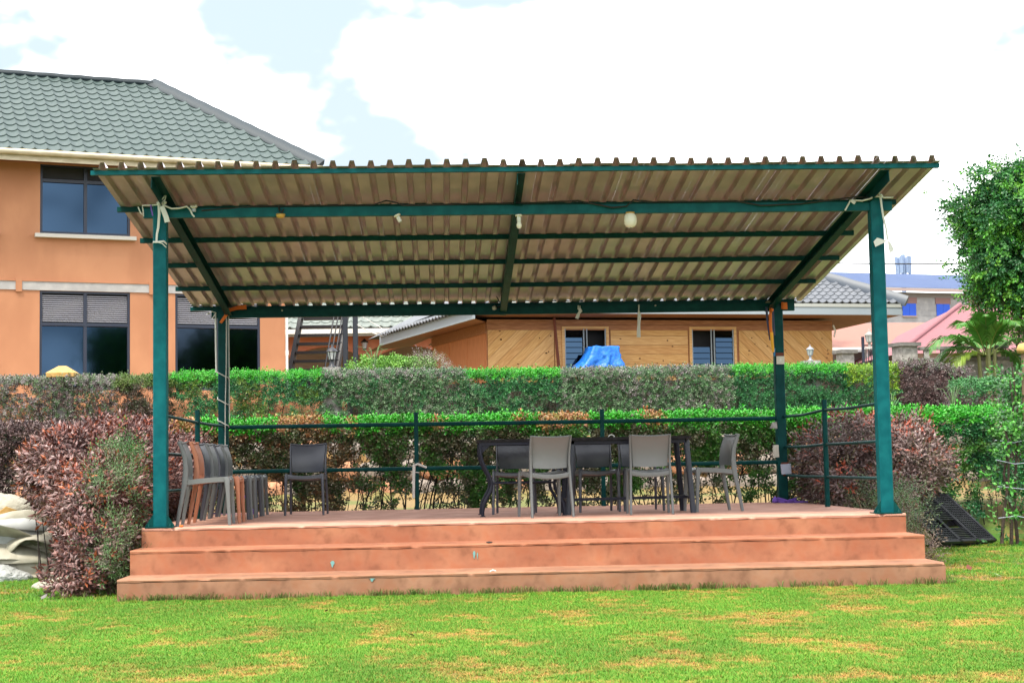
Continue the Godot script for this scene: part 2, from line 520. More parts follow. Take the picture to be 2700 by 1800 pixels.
func lay_ground() -> void:
	patch.seed = 5
	patch.frequency = 0.9
	patch.fractal_octaves = 3
	fine.seed = 8
	fine.frequency = 2.6
	fine.fractal_octaves = 3
	var mat := leaf_mat(0.0, 0.95)
	mat.backlight_enabled = false
	mat.albedo_texture = noise_tex(61, 0.05, [Color(0.62, 0.62, 0.62), Color(0.95, 0.95, 0.95)], 4, 512)
	mat.uv1_triplanar = true
	mat.uv1_world_triplanar = true
	mat.uv1_scale = Vector3.ONE * 1.3
	# lawn, up to the hedge, then bare earth; one sheet out to the horizon
	var xs := []
	var zs := []
	for v in [-500.0, -200, -90, -50, -30, -20, -14]: xs.append(v)
	for i in 133: xs.append(-10.0 + i * 0.16)
	for v in [13.0, 17, 24, 36, 60, 110, 220, 500]: xs.append(v)
	for v in [300.0, 80, 40, 26, 20, 16, 12, 10]: zs.append(v)
	for i in 128: zs.append(9.0 - i * 0.16)
	for v in [-12.0, -13, -14, -16, -18, -21, -25, -30, -36, -44, -56, -75, -110, -180, -300, -600]: zs.append(v)
	var rows := []
	var cols := []
	for z in zs:
		var row := PackedVector3Array()
		var line := PackedColorArray()
		for x in xs:
			row.append(Vector3(x, ground_height(x, z), z))
			var s := straw(x, z)
			var grass := Color(0.058, 0.185, 0.010).lerp(Color(0.36, 0.20, 0.055), s * 0.85)
			var earth := Color(0.36, 0.245, 0.10).lerp(Color(0.20, 0.22, 0.06), smoothstep(0.0, 0.5, patch.get_noise_2d(x * 0.8, z * 0.8) + 0.1))
			var g := grass.lerp(earth, smoothstep(-5.5, -6.2, z))
			line.append(g)
		rows.append(row)
		cols.append(line)
	var mb := MB.new()
	mb.grid(rows, false, false, cols)
	tag(put("lawn_and_ground", mb, mat), "", "", "", "structure")
	# blades, denser where the lens can see them
	var blade := MB.new()
	rng.seed = 77
	for k in 5:
		var a := rng.randf() * TAU
		var base := Vector3(rng.randf_range(-0.014, 0.014), -0.002, rng.randf_range(-0.014, 0.014))
		var lean := Vector3(cos(a), 0, sin(a)) * rng.randf_range(0.006, 0.024)
		var w := Vector3(-sin(a), 0, cos(a)) * 0.0028
		var tip := base + lean + Vector3(0, rng.randf_range(0.014, 0.027), 0)
		blade.tint = Color(1, 1, 1) * rng.randf_range(0.75, 1.15)
		blade.tri(base - w, base + w, tip)
	var place: Array[Transform3D] = []
	var tints := PackedColorArray()
	for i in 250000:
		var near := rng.randf()
		var z := 1.1 + 6.6 * near
		var half := (15.4 - z) * 0.36
		var x := -0.45 - z * 0.035 + rng.randf_range(-half, half)
		if i % 6 == 0:
			z = rng.randf_range(-5.6, 1.3)
			x = (rng.randf_range(-7.6, -3.7) if rng.randf() < 0.5 else rng.randf_range(3.7, 7.6))
		if i >= 190000:                                            # thinner cover out to the sides and behind the camera
			z = rng.randf_range(-5.4, 13.0)
			x = rng.randf_range(-11.0, 10.5)
		if z < 1.19 and absf(x) < 3.68 : continue
		var s := straw(x, z)
		if rng.randf() < s * 0.35: continue
		var tall := rng.randf_range(0.7, 1.15) * (1.0 - 0.35 * s)
		if z < 1.40 and z > 1.1 and absf(x) < 3.75:
			tall *= 1.0 + 1.1 * maxf(0.0, fine.get_noise_2d(x * 1.3, 3.0) + 0.15)
		if absf(x) > 3.66 and z < 1.6: tall *= 1.35
		var broad := 1.2 if i < 190000 else 2.0
		var b := Basis(Vector3.UP, rng.randf() * TAU).scaled(Vector3(broad, tall, broad))
		place.append(Transform3D(b, Vector3(x, ground_height(x, z), z)))
		var g := Color(0.080, 0.245, 0.010).lerp(Color(0.130, 0.285, 0.016), rng.randf())
		g = g.lerp(Color(0.50, 0.255, 0.065), clampf(s * rng.randf_range(0.05, 1.25) + (0.55 if rng.randf() < 0.10 else 0.0), 0, 1))
		g *= 0.88 + 0.24 * (0.5 + patch.get_noise_2d(x * 0.5 + 30, z * 0.5))
		tints.append(g)
	scatter("grass", blade.mesh(), M.grass, place, tints)
	# coarse tufts along the foot of the lowest step and by the shrubs
	var tuft := MB.new()
	for k in 9:
		var a := rng.randf() * TAU
		var l := rng.randf_range(0.05, 0.11)
		var w := Vector3(-sin(a), 0, cos(a)) * 0.003
		var p0 := Vector3(cos(a), 0, sin(a)) * 0.01
		var p1 := p0 + Vector3(cos(a) * l * 0.35, l * 0.7, sin(a) * l * 0.35)
		tuft.quad(p0 - w, p0 + w, p1 + w * 0.7, p1 - w * 0.7)
		tuft.tri(p1 - w * 0.7, p1 + w * 0.7, p1 + Vector3(cos(a) * l * 0.5, l * 0.2, sin(a) * l * 0.5))
	place = []
	tints = PackedColorArray()
	for i in 520:
		var x := rng.randf_range(-3.7, 3.75)
		var z := 1.17 + absf(rng.randfn(0.0, 0.03))
		if i < 240: x = [-3.1, -2.3, -1.2, 0.25, 1.2, -3.35][i % 6] + rng.randfn(0.0, 0.2)
		if i % 4 == 3:
			x = (-3.66 - absf(rng.randfn(0, 0.4))) if i % 8 == 3 else (3.66 + absf(rng.randfn(0, 0.18)))
			z = rng.randf_range(-2.0, 1.1)
		place.append(Transform3D(Basis(Vector3.UP, rng.randf() * TAU).scaled(Vector3.ONE * rng.randf_range(0.4, 1.0)), Vector3(x, 0.0, z)))
		tints.append(Color(0.06, 0.15, 0.02).lerp(Color(0.20, 0.16, 0.05), rng.randf() * 0.7))
	scatter("tall_grass", tuft.mesh(), M.grass, place, tints)


func scatter(called: String, mesh: Mesh, mat: Material, place: Array[Transform3D], tints: PackedColorArray, parent: Node3D = null) -> MultiMeshInstance3D:
	var mm := MultiMesh.new()
	mm.transform_format = MultiMesh.TRANSFORM_3D
	mm.use_colors = true
	mm.mesh = mesh
	mm.instance_count = place.size()
	for i in place.size():
		mm.set_instance_transform(i, place[i])
		mm.set_instance_color(i, tints[i])
	var o := MultiMeshInstance3D.new()
	o.multimesh = mm
	o.material_override = mat
	o.set_meta("kind", "stuff")
	if parent:
		o.name = called
		parent.add_child(o, true)
	else:
		o.name = numbered(called)
		tag(o, {"grass": "short mown lawn grass, bright green with straw-coloured dry patches", "tall_grass": "taller uncut grass tufts along the foot of the lowest step"}[called], "grass")
		add_child(o, true)
	return o


# ---------------------------------------------------------------- platform
func ragged_slab(x0: float, x1: float, z0: float, z1: float, y0: float, y1: float, seed_: int) -> MB:
	# a cement slab whose front nose is worn and chipped
	var mb := MB.new()
	var f := FastNoiseLite.new()
	f.seed = seed_
	f.frequency = 1.6
	f.fractal_octaves = 5
	var k := 190
	var top := PackedVector3Array()
	var nose := PackedVector3Array()
	var low := PackedVector3Array()
	var under := PackedVector3Array()
	var back := PackedVector3Array()
	for i in k + 1:
		var x := lerpf(x0, x1, float(i) / k)
		var a := f.get_noise_1d(x * 2.0)
		var chip := maxf(0.0, f.get_noise_1d(x * 3.1 + 40.0) - 0.33) * 0.11
		var wear := 0.004 * a
		back.append(Vector3(x, y1, z0))
		top.append(Vector3(x, y1 + wear * 0.4, z1 - 0.014 - chip * 1.2))
		nose.append(Vector3(x, y1 - 0.010 - chip * 0.3 + wear, z1 + 0.002 + wear - chip))
		low.append(Vector3(x, y0 + 0.004 + 0.010 * f.get_noise_1d(x * 1.7 + 90), z1 - 0.001 + wear - chip * 0.5))
		under.append(Vector3(x, y0 + 0.004, z1 - 0.035))
	mb.grid([under, low])
	mb.grid([low, nose])
	mb.grid([nose, top])
	mb.grid([top, back])
	mb.quad(Vector3(x1, y0, z1 - 0.02), Vector3(x1, y0, z0), back[k], top[k])
	mb.quad(Vector3(x0, y0, z0), Vector3(x0, y0, z1 - 0.02), top[0], back[0])
	mb.tri(under[k], top[k], nose[k]); mb.tri(under[k], nose[k], low[k])
	mb.tri(under[0], nose[0], top[0]); mb.tri(under[0], low[0], nose[0])
	return mb


func build_platform() -> void:
	var t := thing("stepped_platform", "terracotta painted cement platform with three long steps down to the lawn", "platform", Vector3(0, 0, 0))
	var w := 3.665
	var hs := [DECK, 0.414, 0.194]
	var zf := [0.0, 0.568, 1.158]
	var base := [0.414, 0.194, -0.25]
	for i in 3:
		var back = -4.62 if i == 0 else zf[i - 1] - 0.03
		var mb := MB.new()
		var b0: float = base[i] - 0.1
		mb.box(Vector3(0, (b0 + hs[i] - 0.03) / 2, (back + zf[i] - 0.004) / 2), Vector3(2 * w, hs[i] - 0.03 - b0, zf[i] - 0.004 - back))
		put("riser", mb, M.step_low if i == 2 else M.step_face, t)
		if i == 0:
			put("deck_floor", ragged_slab(-w, w, back, zf[i], hs[i] - 0.03, hs[i], 3), M.deck, t)
		else:
			put("tread", ragged_slab(-w, w, back, zf[i], hs[i] - 0.03, hs[i], 3 + i), M.step_face if i == 1 else M.step_low, t)
	# drips of turquoise paint on the faces
	for s in [[-1.832, 0.268, 0.570, 0.022, 0.046], [-0.535, 0.325, 0.570, 0.014, 0.06], [-0.505, 0.315, 0.570, 0.006, 0.05], [-1.447, 0.158, 1.160, 0.03, 0.008]]:
		var p := PackedVector2Array()
		for k in 13:
			var a := TAU * k / 13
			p.append(Vector2(cos(a) * s[3] * (0.8 + 0.2 * sin(k * 2.3)), sin(a) * s[4] * 0.5 * (0.85 + 0.15 * cos(k * 3.1)) - (0.02 if k in [9, 10] else 0.0)))
		var mb := MB.new()
		mb.extrude(p, Transform3D(Basis.IDENTITY, Vector3(s[0], s[1], s[2] - 0.010)), 0.0105)
		put("paint_splash", mb, M.splash, t)


# ---------------------------------------------------------------- pavilion
func roof_y(z: float) -> float:
	return 3.7685 + 0.14435 * z


func build_pavilion() -> void:
	var t := thing("pavilion", "open pavilion of dark green painted steel posts under a sloping ribbed metal roof", "pavilion", Vector3(0, DECK, 0))
	var off := Vector3(0, -DECK, 0)
	# posts, with foot plates
	for p in [[-3.5, -0.1, 3.69, 1], [3.5, -0.1, 3.70, 1], [-3.48, -4.46, 3.06, 0], [3.445, -4.46, 3.06, 0]]:
		var mb := MB.new()
		var sz := 0.128 if p[3] else 0.118
		mb.bevel_box(Vector3(p[0], (p[2] - DECK) / 2, p[1]), Vector3(sz, p[2] - DECK - 0.004, sz), 0.008)
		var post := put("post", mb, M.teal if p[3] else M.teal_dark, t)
		mb = MB.new()
		mb.box(Vector3(p[0], 0.006, p[1]), Vector3(0.27, 0.011, 0.2))
		put("base_plate", mb, M.teal_dark, post)
		if p[3]:
			for s in [-1, 1]:
				mb = MB.new()
				var tri2 := PackedVector2Array([Vector2(0.064 * s, 0.012), Vector2(0.134 * s, 0.012), Vector2(0.134 * s, 0.025), Vector2(0.064 * s, 0.125)])
				mb.extrude(tri2, Transform3D(Basis.IDENTITY, Vector3(p[0], 0, p[1] + 0.045)), 0.01)
				put("gusset", mb, M.teal_dark, post)
			for s in [-1, 1]:
				mb = MB.new()
				mb.lathe([Vector2(0.012, 0.011), Vector2(0.012, 0.024), Vector2(0.005, 0.026), Vector2(0.005, 0.04), Vector2(0.0, 0.041)], Vector3(p[0] + s * 0.1, 0, p[1] + 0.08), 6)
				put("anchor_bolt", mb, M.teal_dark, post)
	# the two beams
	var mb2 := MB.new()
	mb2.bar(Vector3(-3.66, 3.61, -0.1) + off, Vector3(3.66, 3.61, -0.1) + off, 0.06, 0.088)
	put("beam", mb2, M.teal, t)
	mb2 = MB.new()
	mb2.bar(Vector3(-3.62, 3.045, -4.46) + off, Vector3(3.66, 3.045, -4.46) + off, 0.06, 0.10)
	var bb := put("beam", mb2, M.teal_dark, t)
	mb2 = MB.new()
	mb2.box(Vector3(-0.18, 3.045, -4.42) + off, Vector3(0.34, 0.108, 0.024))
	put("splice_plate", mb2, M.teal_dark, bb)
	for x in [-2.75, -0.0, 0.95, 1.9, 3.55]:
		mb2 = MB.new()
		mb2.lathe([Vector2(0.011, 0.0), Vector2(0.011, 0.008), Vector2(0.0, 0.01)], Vector3(x, 3.08 - DECK, -4.43), 8, Basis(Vector3.RIGHT, PI / 2))
		put("bolt", mb2, M.box_white, bb)
	# rafters: channels open to one side
	for r in [[-3.47, 1.0], [-0.075, 1.0], [3.45, -1.0]]:
		var s: float = r[1]
		var a := Vector3(r[0], roof_y(0.57) - DECK, 0.57)
		var b := Vector3(r[0] + (0.03 if s > 0 else -0.06), roof_y(-4.6) - DECK, -4.6)
		var d := (b - a).normalized()
		var up := Vector3.RIGHT.cross(d).normalized()
		if up.y < 0: up = -up
		var mb := MB.new()
		mb.bar(a - up * 0.055, b - up * 0.055, 0.006, 0.11, up)
		mb.bar(a - up * 0.003 + Vector3(0.04 * s, 0, 0), b - up * 0.003 + Vector3(0.04 * s, 0, 0), 0.074, 0.006, up)
		mb.bar(a - up * 0.107 + Vector3(0.04 * s, 0, 0) + d * 0.62, b - up * 0.107 + Vector3(0.04 * s, 0, 0), 0.074, 0.006, up)
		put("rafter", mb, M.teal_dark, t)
	# purlins
	for k in 6:
		var z: float = [0.58, -0.52, -1.61, -2.60, -3.63, -4.62][k]
		var xl: float = -4.02 + 0.022 * (0.6 - z)
		var xr: float = [3.93, 3.83, 3.68, 3.77, 3.74, 3.70][k]
		var mb := MB.new()
		var y := roof_y(z) + 0.027 - DECK
		mb.bar(Vector3(xl, y + (0.005 if k == 0 else 0.0), z), Vector3(xr, y + (0.005 if k == 0 else 0.0), z), 0.05, 0.04 if k == 0 else 0.05)
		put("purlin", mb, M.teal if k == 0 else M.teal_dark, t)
	# ribbed sheets, each with five ribs
	var n := 9
	var pitch := 7.92 / (n * 5)
	var f := FastNoiseLite.new()
	f.seed = 9
	f.frequency = 0.5
	for i in n:
		var mb := MB.new()
		var xs := []
		for k in 5:
			var c := -3.99 + (i * 5 + k + 0.5) * pitch
			xs.append_array([[c - pitch * 0.5, 0.0], [c - 0.034, 0.0], [c - 0.020, 0.053], [c + 0.020, 0.053], [c + 0.034, 0.0], [c + pitch * 0.5, 0.0]])
		if i < n - 1:                                            # side lap over the next sheet
			var c2 := -3.99 + ((i + 1) * 5 + 0.5) * pitch
			xs.append_array([[c2 - 0.036, 0.003], [c2 - 0.0208, 0.0562], [c2 + 0.0208, 0.0562], [c2 + 0.038, 0.001]])
		var z0 := 0.66 + 0.008 * sin(i * 2.7)
		var z1 := -4.72
		var lift := 0.003 * (i % 2)
		for k in xs.size() - 1:
			var p: Array = xs[k]
			var q: Array = xs[k + 1]
			for m in 5:
				var za := lerpf(z0, z1, m / 5.0)
				var zb := lerpf(z0, z1, (m + 1) / 5.0)
				var sk := 0.022
				var wa := 0.004 * f.get_noise_2d(p[0] * 3.0, za * 2.0) + lift
				var wb := 0.004 * f.get_noise_2d(p[0] * 3.0, zb * 2.0) + lift
				var ya := roof_y(za) + 0.054 - DECK
				var yb := roof_y(zb) + 0.054 - DECK
				mb.quad(Vector3(p[0] + sk * (z0 - za) * (-p[0] / 4.0), ya + p[1] + wa, za), Vector3(q[0] + sk * (z0 - za) * (-q[0] / 4.0), ya + q[1] + wa, za), Vector3(q[0] + sk * (z0 - zb) * (-q[0] / 4.0), yb + q[1] + wb, zb), Vector3(p[0] + sk * (z0 - zb) * (-p[0] / 4.0), yb + p[1] + wb, zb))
		put("roof_sheet", mb, M.sheet, t)
	# railing: round pipes between flat-topped posts
	for p in [[-1.113, -4.46], [1.20, -4.46], [-3.5, -2.45], [3.5, -2.42]]:
		var mb := MB.new()
		mb.bevel_box(Vector3(p[0], 0.60, p[1]), Vector3(0.052, 1.20, 0.052), 0.01)
		put("rail_post", mb, M.teal_dark, t)
	for y in [1.645, 1.099]:
		var mb := MB.new()
		mb.tube([Vector3(-3.42, y, -4.46) + off, Vector3(-1.1, y, -4.46) + off, Vector3(1.2, y - 0.004, -4.46) + off, Vector3(3.39, y, -4.46) + off], 0.026, 10)
		put("rail", mb, M.teal_dark, t)
	for s in [-1.0, 1.0]:
		for y in [[1.648, 1.655, 1.663, 0.02], [1.295, 1.292, 1.288, 0.0], [0.933, 0.93, 0.935, 0.0]]:
			var mb := MB.new()
			mb.tube([Vector3(3.5 * s, y[0] + y[3], -0.16) + off, Vector3(3.5 * s, y[1] + y[3] * 0.3, -1.3) + off, Vector3(3.5 * s, y[1] + (0.025 if s > 0 and y[0] > 1.5 else 0.0), -2.45) + off, Vector3(3.49 * s, y[2] - 0.01, -3.4) + off, Vector3(3.48 * s, y[2], -4.41) + off], 0.017, 8)
			put("rail", mb, M.teal_dark, t)


# ---------------------------------------------------------------- stacking chair
func round_bar(w: float, h: float) -> PackedVector2Array:
	var a := w * 0.5
	var b := h * 0.5
	var r := minf(a, b) * 0.55
	return PackedVector2Array([Vector2(a, b - r), Vector2(a - r, b), Vector2(-a + r, b), Vector2(-a, b - r), Vector2(-a, -b + r), Vector2(-a + r, -b), Vector2(a - r, -b), Vector2(a, -b + r)])


func make_chair(called: String, label: String, mat: Material, group: String) -> Node3D:
	# faces +z, origin on the floor under the middle of the seat
	var t := thing(called, label, "chair", Vector3.ZERO, 0.0, group)
	var hw := 0.205
	# the back: a panel, bowed across and bent back towards its top
	var rows := []
	var rows_b := []
	for i in 9:
		var u := i / 8.0
		var y := lerpf(0.495, 0.812, u)
		var z := -0.205 + 0.012 * sin(u * PI) - 0.062 * u * u
		var w := lerpf(0.183, 0.205, u) - 0.004
		var row := PackedVector3Array()
		var rb := PackedVector3Array()
		for j in 11:
			var s := j / 5.0 - 1.0
			var bow := 0.034 * (1.0 - s * s)
			var dip := -0.012 * (1.0 - s * s) * (1.0 if i == 8 else (0.8 if i == 0 else 0.0))
			row.append(Vector3(s * w, y + dip, z - bow + 0.034))
			rb.append(Vector3(s * w, y + dip, z - bow + 0.010))
		rows.append(row)
		rows_b.append(rb)
	var mb := MB.new()
	mb.grid(rows)
	mb.grid(rows_b, false, true)
	for j in 10:
		mb.quad(rows[8][j], rows[8][j + 1], rows_b[8][j + 1], rows_b[8][j])
		mb.quad(rows_b[0][j], rows_b[0][j + 1], rows[0][j + 1], rows[0][j])
	for i in 8:
		mb.quad(rows[i][10], rows_b[i][10], rows_b[i + 1][10], rows[i + 1][10])
		mb.quad(rows_b[i][0], rows[i][0], rows[i + 1][0], rows_b[i + 1][0])
	var back := put("backrest", mb, mat, t)
	# frame along the top edge of the back
	mb = MB.new()
	var pts := []
	for j in 11:
		var s := j / 5.0 - 1.0
		pts.append(Vector3(s * 0.206, 0.815 - 0.012 * (1.0 - s * s), -0.267 - 0.034 * (1.0 - s * s) + 0.034))
	mb.sweep(pts, round_bar(0.030, 0.016), [], Vector3.FORWARD)
	put("top_edge", mb, mat, back)
	# rear legs run up into the sides of the back
	for s in [-1.0, 1.0]:
		mb = MB.new()
		mb.sweep([Vector3(0.215 * s, 0.0, -0.272), Vector3(0.212 * s, 0.16, -0.245), Vector3(0.207 * s, 0.33, -0.213), Vector3(0.203 * s, 0.44, -0.196), Vector3(0.200 * s, 0.55, -0.190), Vector3(0.203 * s, 0.66, -0.200), Vector3(0.206 * s, 0.75, -0.228), Vector3(0.207 * s, 0.818, -0.258)],
			round_bar(0.026, 0.044), [Vector2(0.9, 0.72), Vector2(1, 0.9), Vector2(1, 1.0), Vector2(1, 1.25), Vector2(0.9, 1.1), Vector2(0.8, 0.95), Vector2(0.75, 0.8), Vector2(0.7, 0.6)], Vector3.RIGHT)
		put("leg", mb, mat, t)
		mb = MB.new()
		mb.sweep([Vector3(0.218 * s, 0.0, 0.232), Vector3(0.214 * s, 0.2, 0.222), Vector3(0.209 * s, 0.38, 0.212), Vector3(0.206 * s, 0.435, 0.208), Vector3(0.2 * s, 0.462, 0.195)], round_bar(0.030, 0.042), [Vector2(0.85, 0.75), Vector2(1, 0.9), Vector2(1.1, 1.1), Vector2(1.2, 1.35), Vector2(1.2, 1.2)], Vector3.RIGHT)
		put("leg", mb, mat, t)
	# seat: a shallow dish with deep side rails
	rows = []
	var low := []
	for i in 9:
		var u := i / 8.0
		var z := lerpf(0.225, -0.205, u)
		var row := PackedVector3Array()
		var lw := PackedVector3Array()
		for j in 11:
			var s := j / 5.0 - 1.0
			var y := 0.468 - 0.020 * (1.0 - s * s) * (1.0 if i > 0 else 0.75) - 0.030 * u * u - (0.014 if i == 0 else 0.0)
			row.append(Vector3(s * 0.208, y, z))
			lw.append(Vector3(s * 0.208, y - (0.048 if absf(s) > 0.9 else 0.03), z))
		rows.append(row)
		low.append(lw)
	mb = MB.new()
	mb.grid(rows)
	mb.grid(low, false, true)
	for j in 10:
		mb.quad(low[0][j], low[0][j + 1], rows[0][j + 1], rows[0][j])
		mb.quad(rows[8][j], rows[8][j + 1], low[8][j + 1], low[8][j])
	for i in 8:
		mb.quad(low[i][10], low[i + 1][10], rows[i + 1][10], rows[i][10])
		mb.quad(rows[i][0], rows[i + 1][0], low[i + 1][0], low[i][0])
	var seat := put("seat", mb, mat, t)
	mb = MB.new()
	pts = []
	for j in 9:
		var s := j / 4.0 - 1.0
		pts.append(Vector3(s * 0.196, 0.425 - 0.020 * (1.0 - s * s), -0.205))
	mb.sweep(pts, round_bar(0.020, 0.050), [], Vector3.FORWARD)
	put("rear_rail", mb, mat, seat)
	return t


func build_chairs() -> void:
	var proto := {}
	var list := [
		# x, z, turn (0 faces the camera, 90 faces right), material, group, label
		[-3.12, -0.55, 92, "grey", 0, "grey plastic chair nearest the front step in the row facing right"],
		[-3.08, -1.03, 91, "terra", 0, "terracotta brown plastic chair second in the row of chairs by the left railing"],
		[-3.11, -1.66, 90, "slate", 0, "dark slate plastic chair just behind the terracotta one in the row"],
		[-3.09, -2.16, 91, "grey", 0, "fourth chair from the front in the row along the left railing, grey"],
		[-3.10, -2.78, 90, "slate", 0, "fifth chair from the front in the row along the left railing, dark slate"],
		[-3.08, -3.28, 90, "grey", 0, "last chair at the back of the row along the left railing, beside the corded post"],
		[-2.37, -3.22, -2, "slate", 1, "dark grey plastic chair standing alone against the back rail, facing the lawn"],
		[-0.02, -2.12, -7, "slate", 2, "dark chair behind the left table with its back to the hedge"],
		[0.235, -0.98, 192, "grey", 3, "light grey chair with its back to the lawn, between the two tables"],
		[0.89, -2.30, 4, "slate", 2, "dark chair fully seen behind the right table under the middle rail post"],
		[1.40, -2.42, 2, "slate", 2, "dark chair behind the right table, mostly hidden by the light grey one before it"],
		[1.345, -1.28, 177, "grey", 3, "light grey chair with its back to the lawn, in front of the right table"],
		[2.075, -1.74, -82, "grey", 4, "grey chair turned sideways at the right end of the right table"],
	]
	var groups := ["chairs in a row by the left railing", "", "chairs behind the tables", "chairs in front of the tables", ""]
	for c in list:
		var o: Node3D
		if proto.has(c[3]):
			o = proto[c[3]].duplicate()
			o.name = numbered("plastic_chair")
			if o.has_meta("group"): o.remove_meta("group")
			add_child(o, true)
			tag(o, c[5], "chair", groups[c[4]])
		else:
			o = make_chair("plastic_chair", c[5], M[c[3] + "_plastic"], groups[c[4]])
			proto[c[3]] = o
		o.position = Vector3(c[0], DECK + 0.001, c[1])
		o.rotation_degrees.y = c[2]


# ---------------------------------------------------------------- the two tables
func build_tables() -> void:
	var t := thing("side_table", "small dark table with curved steel legs, left of the larger table", "table", Vector3(0.03, DECK, -1.68), 0.0)
	var mb := MB.new()
	mb.box(Vector3(0, 0.785, 0), Vector3(0.94, 0.028, 0.80))
	put("tabletop", mb, M.table_top, t)
	mb = MB.new()
	mb.bar(Vector3(-0.44, 0.755, 0.37), Vector3(0.44, 0.755, 0.37), 0.03, 0.03)
	mb.bar(Vector3(-0.44, 0.755, -0.37), Vector3(0.44, 0.755, -0.37), 0.03, 0.03)
	put("apron", mb, M.table_steel, t)
	for s in [-1.0, 1.0]:
		for z in [0.365, -0.365]:
			mb = MB.new()
			var pts := []
			for p in [[0.435, 0.77], [0.438, 0.66], [0.425, 0.58], [0.385, 0.49], [0.345, 0.41], [0.325, 0.34], [0.335, 0.27], [0.375, 0.20], [0.41, 0.13], [0.425, 0.05], [0.425, 0.0]]:
				pts.append(Vector3(p[0] * s, p[1], z))
			mb.sweep(pts, round_bar(0.034, 0.034), [], Vector3.FORWARD)
			var leg := put("leg", mb, M.table_steel, t)
			mb = MB.new()
			mb.extrude(PackedVector2Array([Vector2(0.42 * s, 0.77), Vector2(0.30 * s, 0.77), Vector2(0.42 * s, 0.66)]), Transform3D(Basis.IDENTITY, Vector3(0, 0, z - 0.006)), 0.012)
			put("bracket", mb, M.table_steel, leg)
			mb = MB.new()
			mb.lathe([Vector2(0.03, 0.0), Vector2(0.03, 0.008), Vector2(0.0, 0.009)], Vector3(0.425 * s, 0.0, z), 10)
			put("foot", mb, M.table_steel, leg)
	mb = MB.new()
	mb.tube([Vector3(-0.33, 0.345, 0.365), Vector3(0.33, 0.345, 0.365)], 0.011, 8)
	mb.tube([Vector3(-0.33, 0.345, -0.365), Vector3(0.33, 0.345, -0.365)], 0.011, 8)
	mb.tube([Vector3(0, 0.345, 0.365), Vector3(0, 0.345, -0.365)], 0.011, 8)
	put("stretcher", mb, M.table_steel, t)

	t = thing("dining_table", "long dark table on straight blue-grey steel legs with a low stretcher bar", "table", Vector3(1.16, DECK, -1.72), 0.0)
	mb = MB.new()
	mb.box(Vector3(0, 0.79, 0), Vector3(1.29, 0.032, 0.84))
	put("tabletop", mb, M.table_top, t)
	mb = MB.new()
	for z in [0.36, -0.36]:
		mb.bar(Vector3(-0.62, 0.755, z), Vector3(0.60, 0.755, z), 0.03, 0.038)
	put("apron", mb, M.table_steel, t)
	for s in [-1.0, 1.0]:
		for z in [0.35, -0.36]:
			mb = MB.new()
			mb.sweep([Vector3(0.655 * s if s > 0 else -0.66, 0.0, z), Vector3(0.60 * s, 0.77, z)], round_bar(0.058, 0.05), [], Vector3.RIGHT)
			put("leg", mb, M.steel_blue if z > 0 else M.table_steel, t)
	mb = MB.new()
	mb.bar(Vector3(-0.64, 0.15, 0.0), Vector3(0.63, 0.16, 0.0), 0.03, 0.03)
	mb.bar(Vector3(-0.64, 0.15, 0.35), Vector3(-0.64, 0.15, -0.36), 0.03, 0.03)
	mb.bar(Vector3(0.635, 0.16, 0.35), Vector3(0.635, 0.16, -0.36), 0.03, 0.03)
	put("stretcher", mb, M.table_steel, t)
	mb = MB.new()
	var ring := []
	for k in 15:
		var a := PI * (k / 14.0)
		ring.append(Vector3(cos(a) * 0.032, 0.006 + sin(a) * 0.026, 0.0))
	mb.tube(ring, 0.005, 6)
	mb.lathe([Vector2(0.034, 0.0), Vector2(0.034, 0.008), Vector2(0.0, 0.009)], Vector3.ZERO, 12)
	var h := put("wire_handle", mb, M.white)
	h.position = Vector3(1.03, DECK + 0.806, -1.9)
	tag(h, "small white wire loop lying on top of the long dark table", "handle")


# ---------------------------------------------------------------- rags, cords, lamps and boxes on the pavilion
func ribbon(mb: MB, pts: Array, w: float, side := Vector3.ZERO, taper := 1.0) -> void:
	var sc := []
	for i in pts.size():
		sc.append(Vector2(lerpf(1.0, taper, float(i) / (pts.size() - 1)), 1.0))
	mb.sweep(pts, PackedVector2Array([Vector2(w / 2, 0.002), Vector2(0, 0.004), Vector2(-w / 2, 0.002), Vector2(-w / 2, -0.002), Vector2(0, 0.0), Vector2(w / 2, -0.002)]), sc, side)


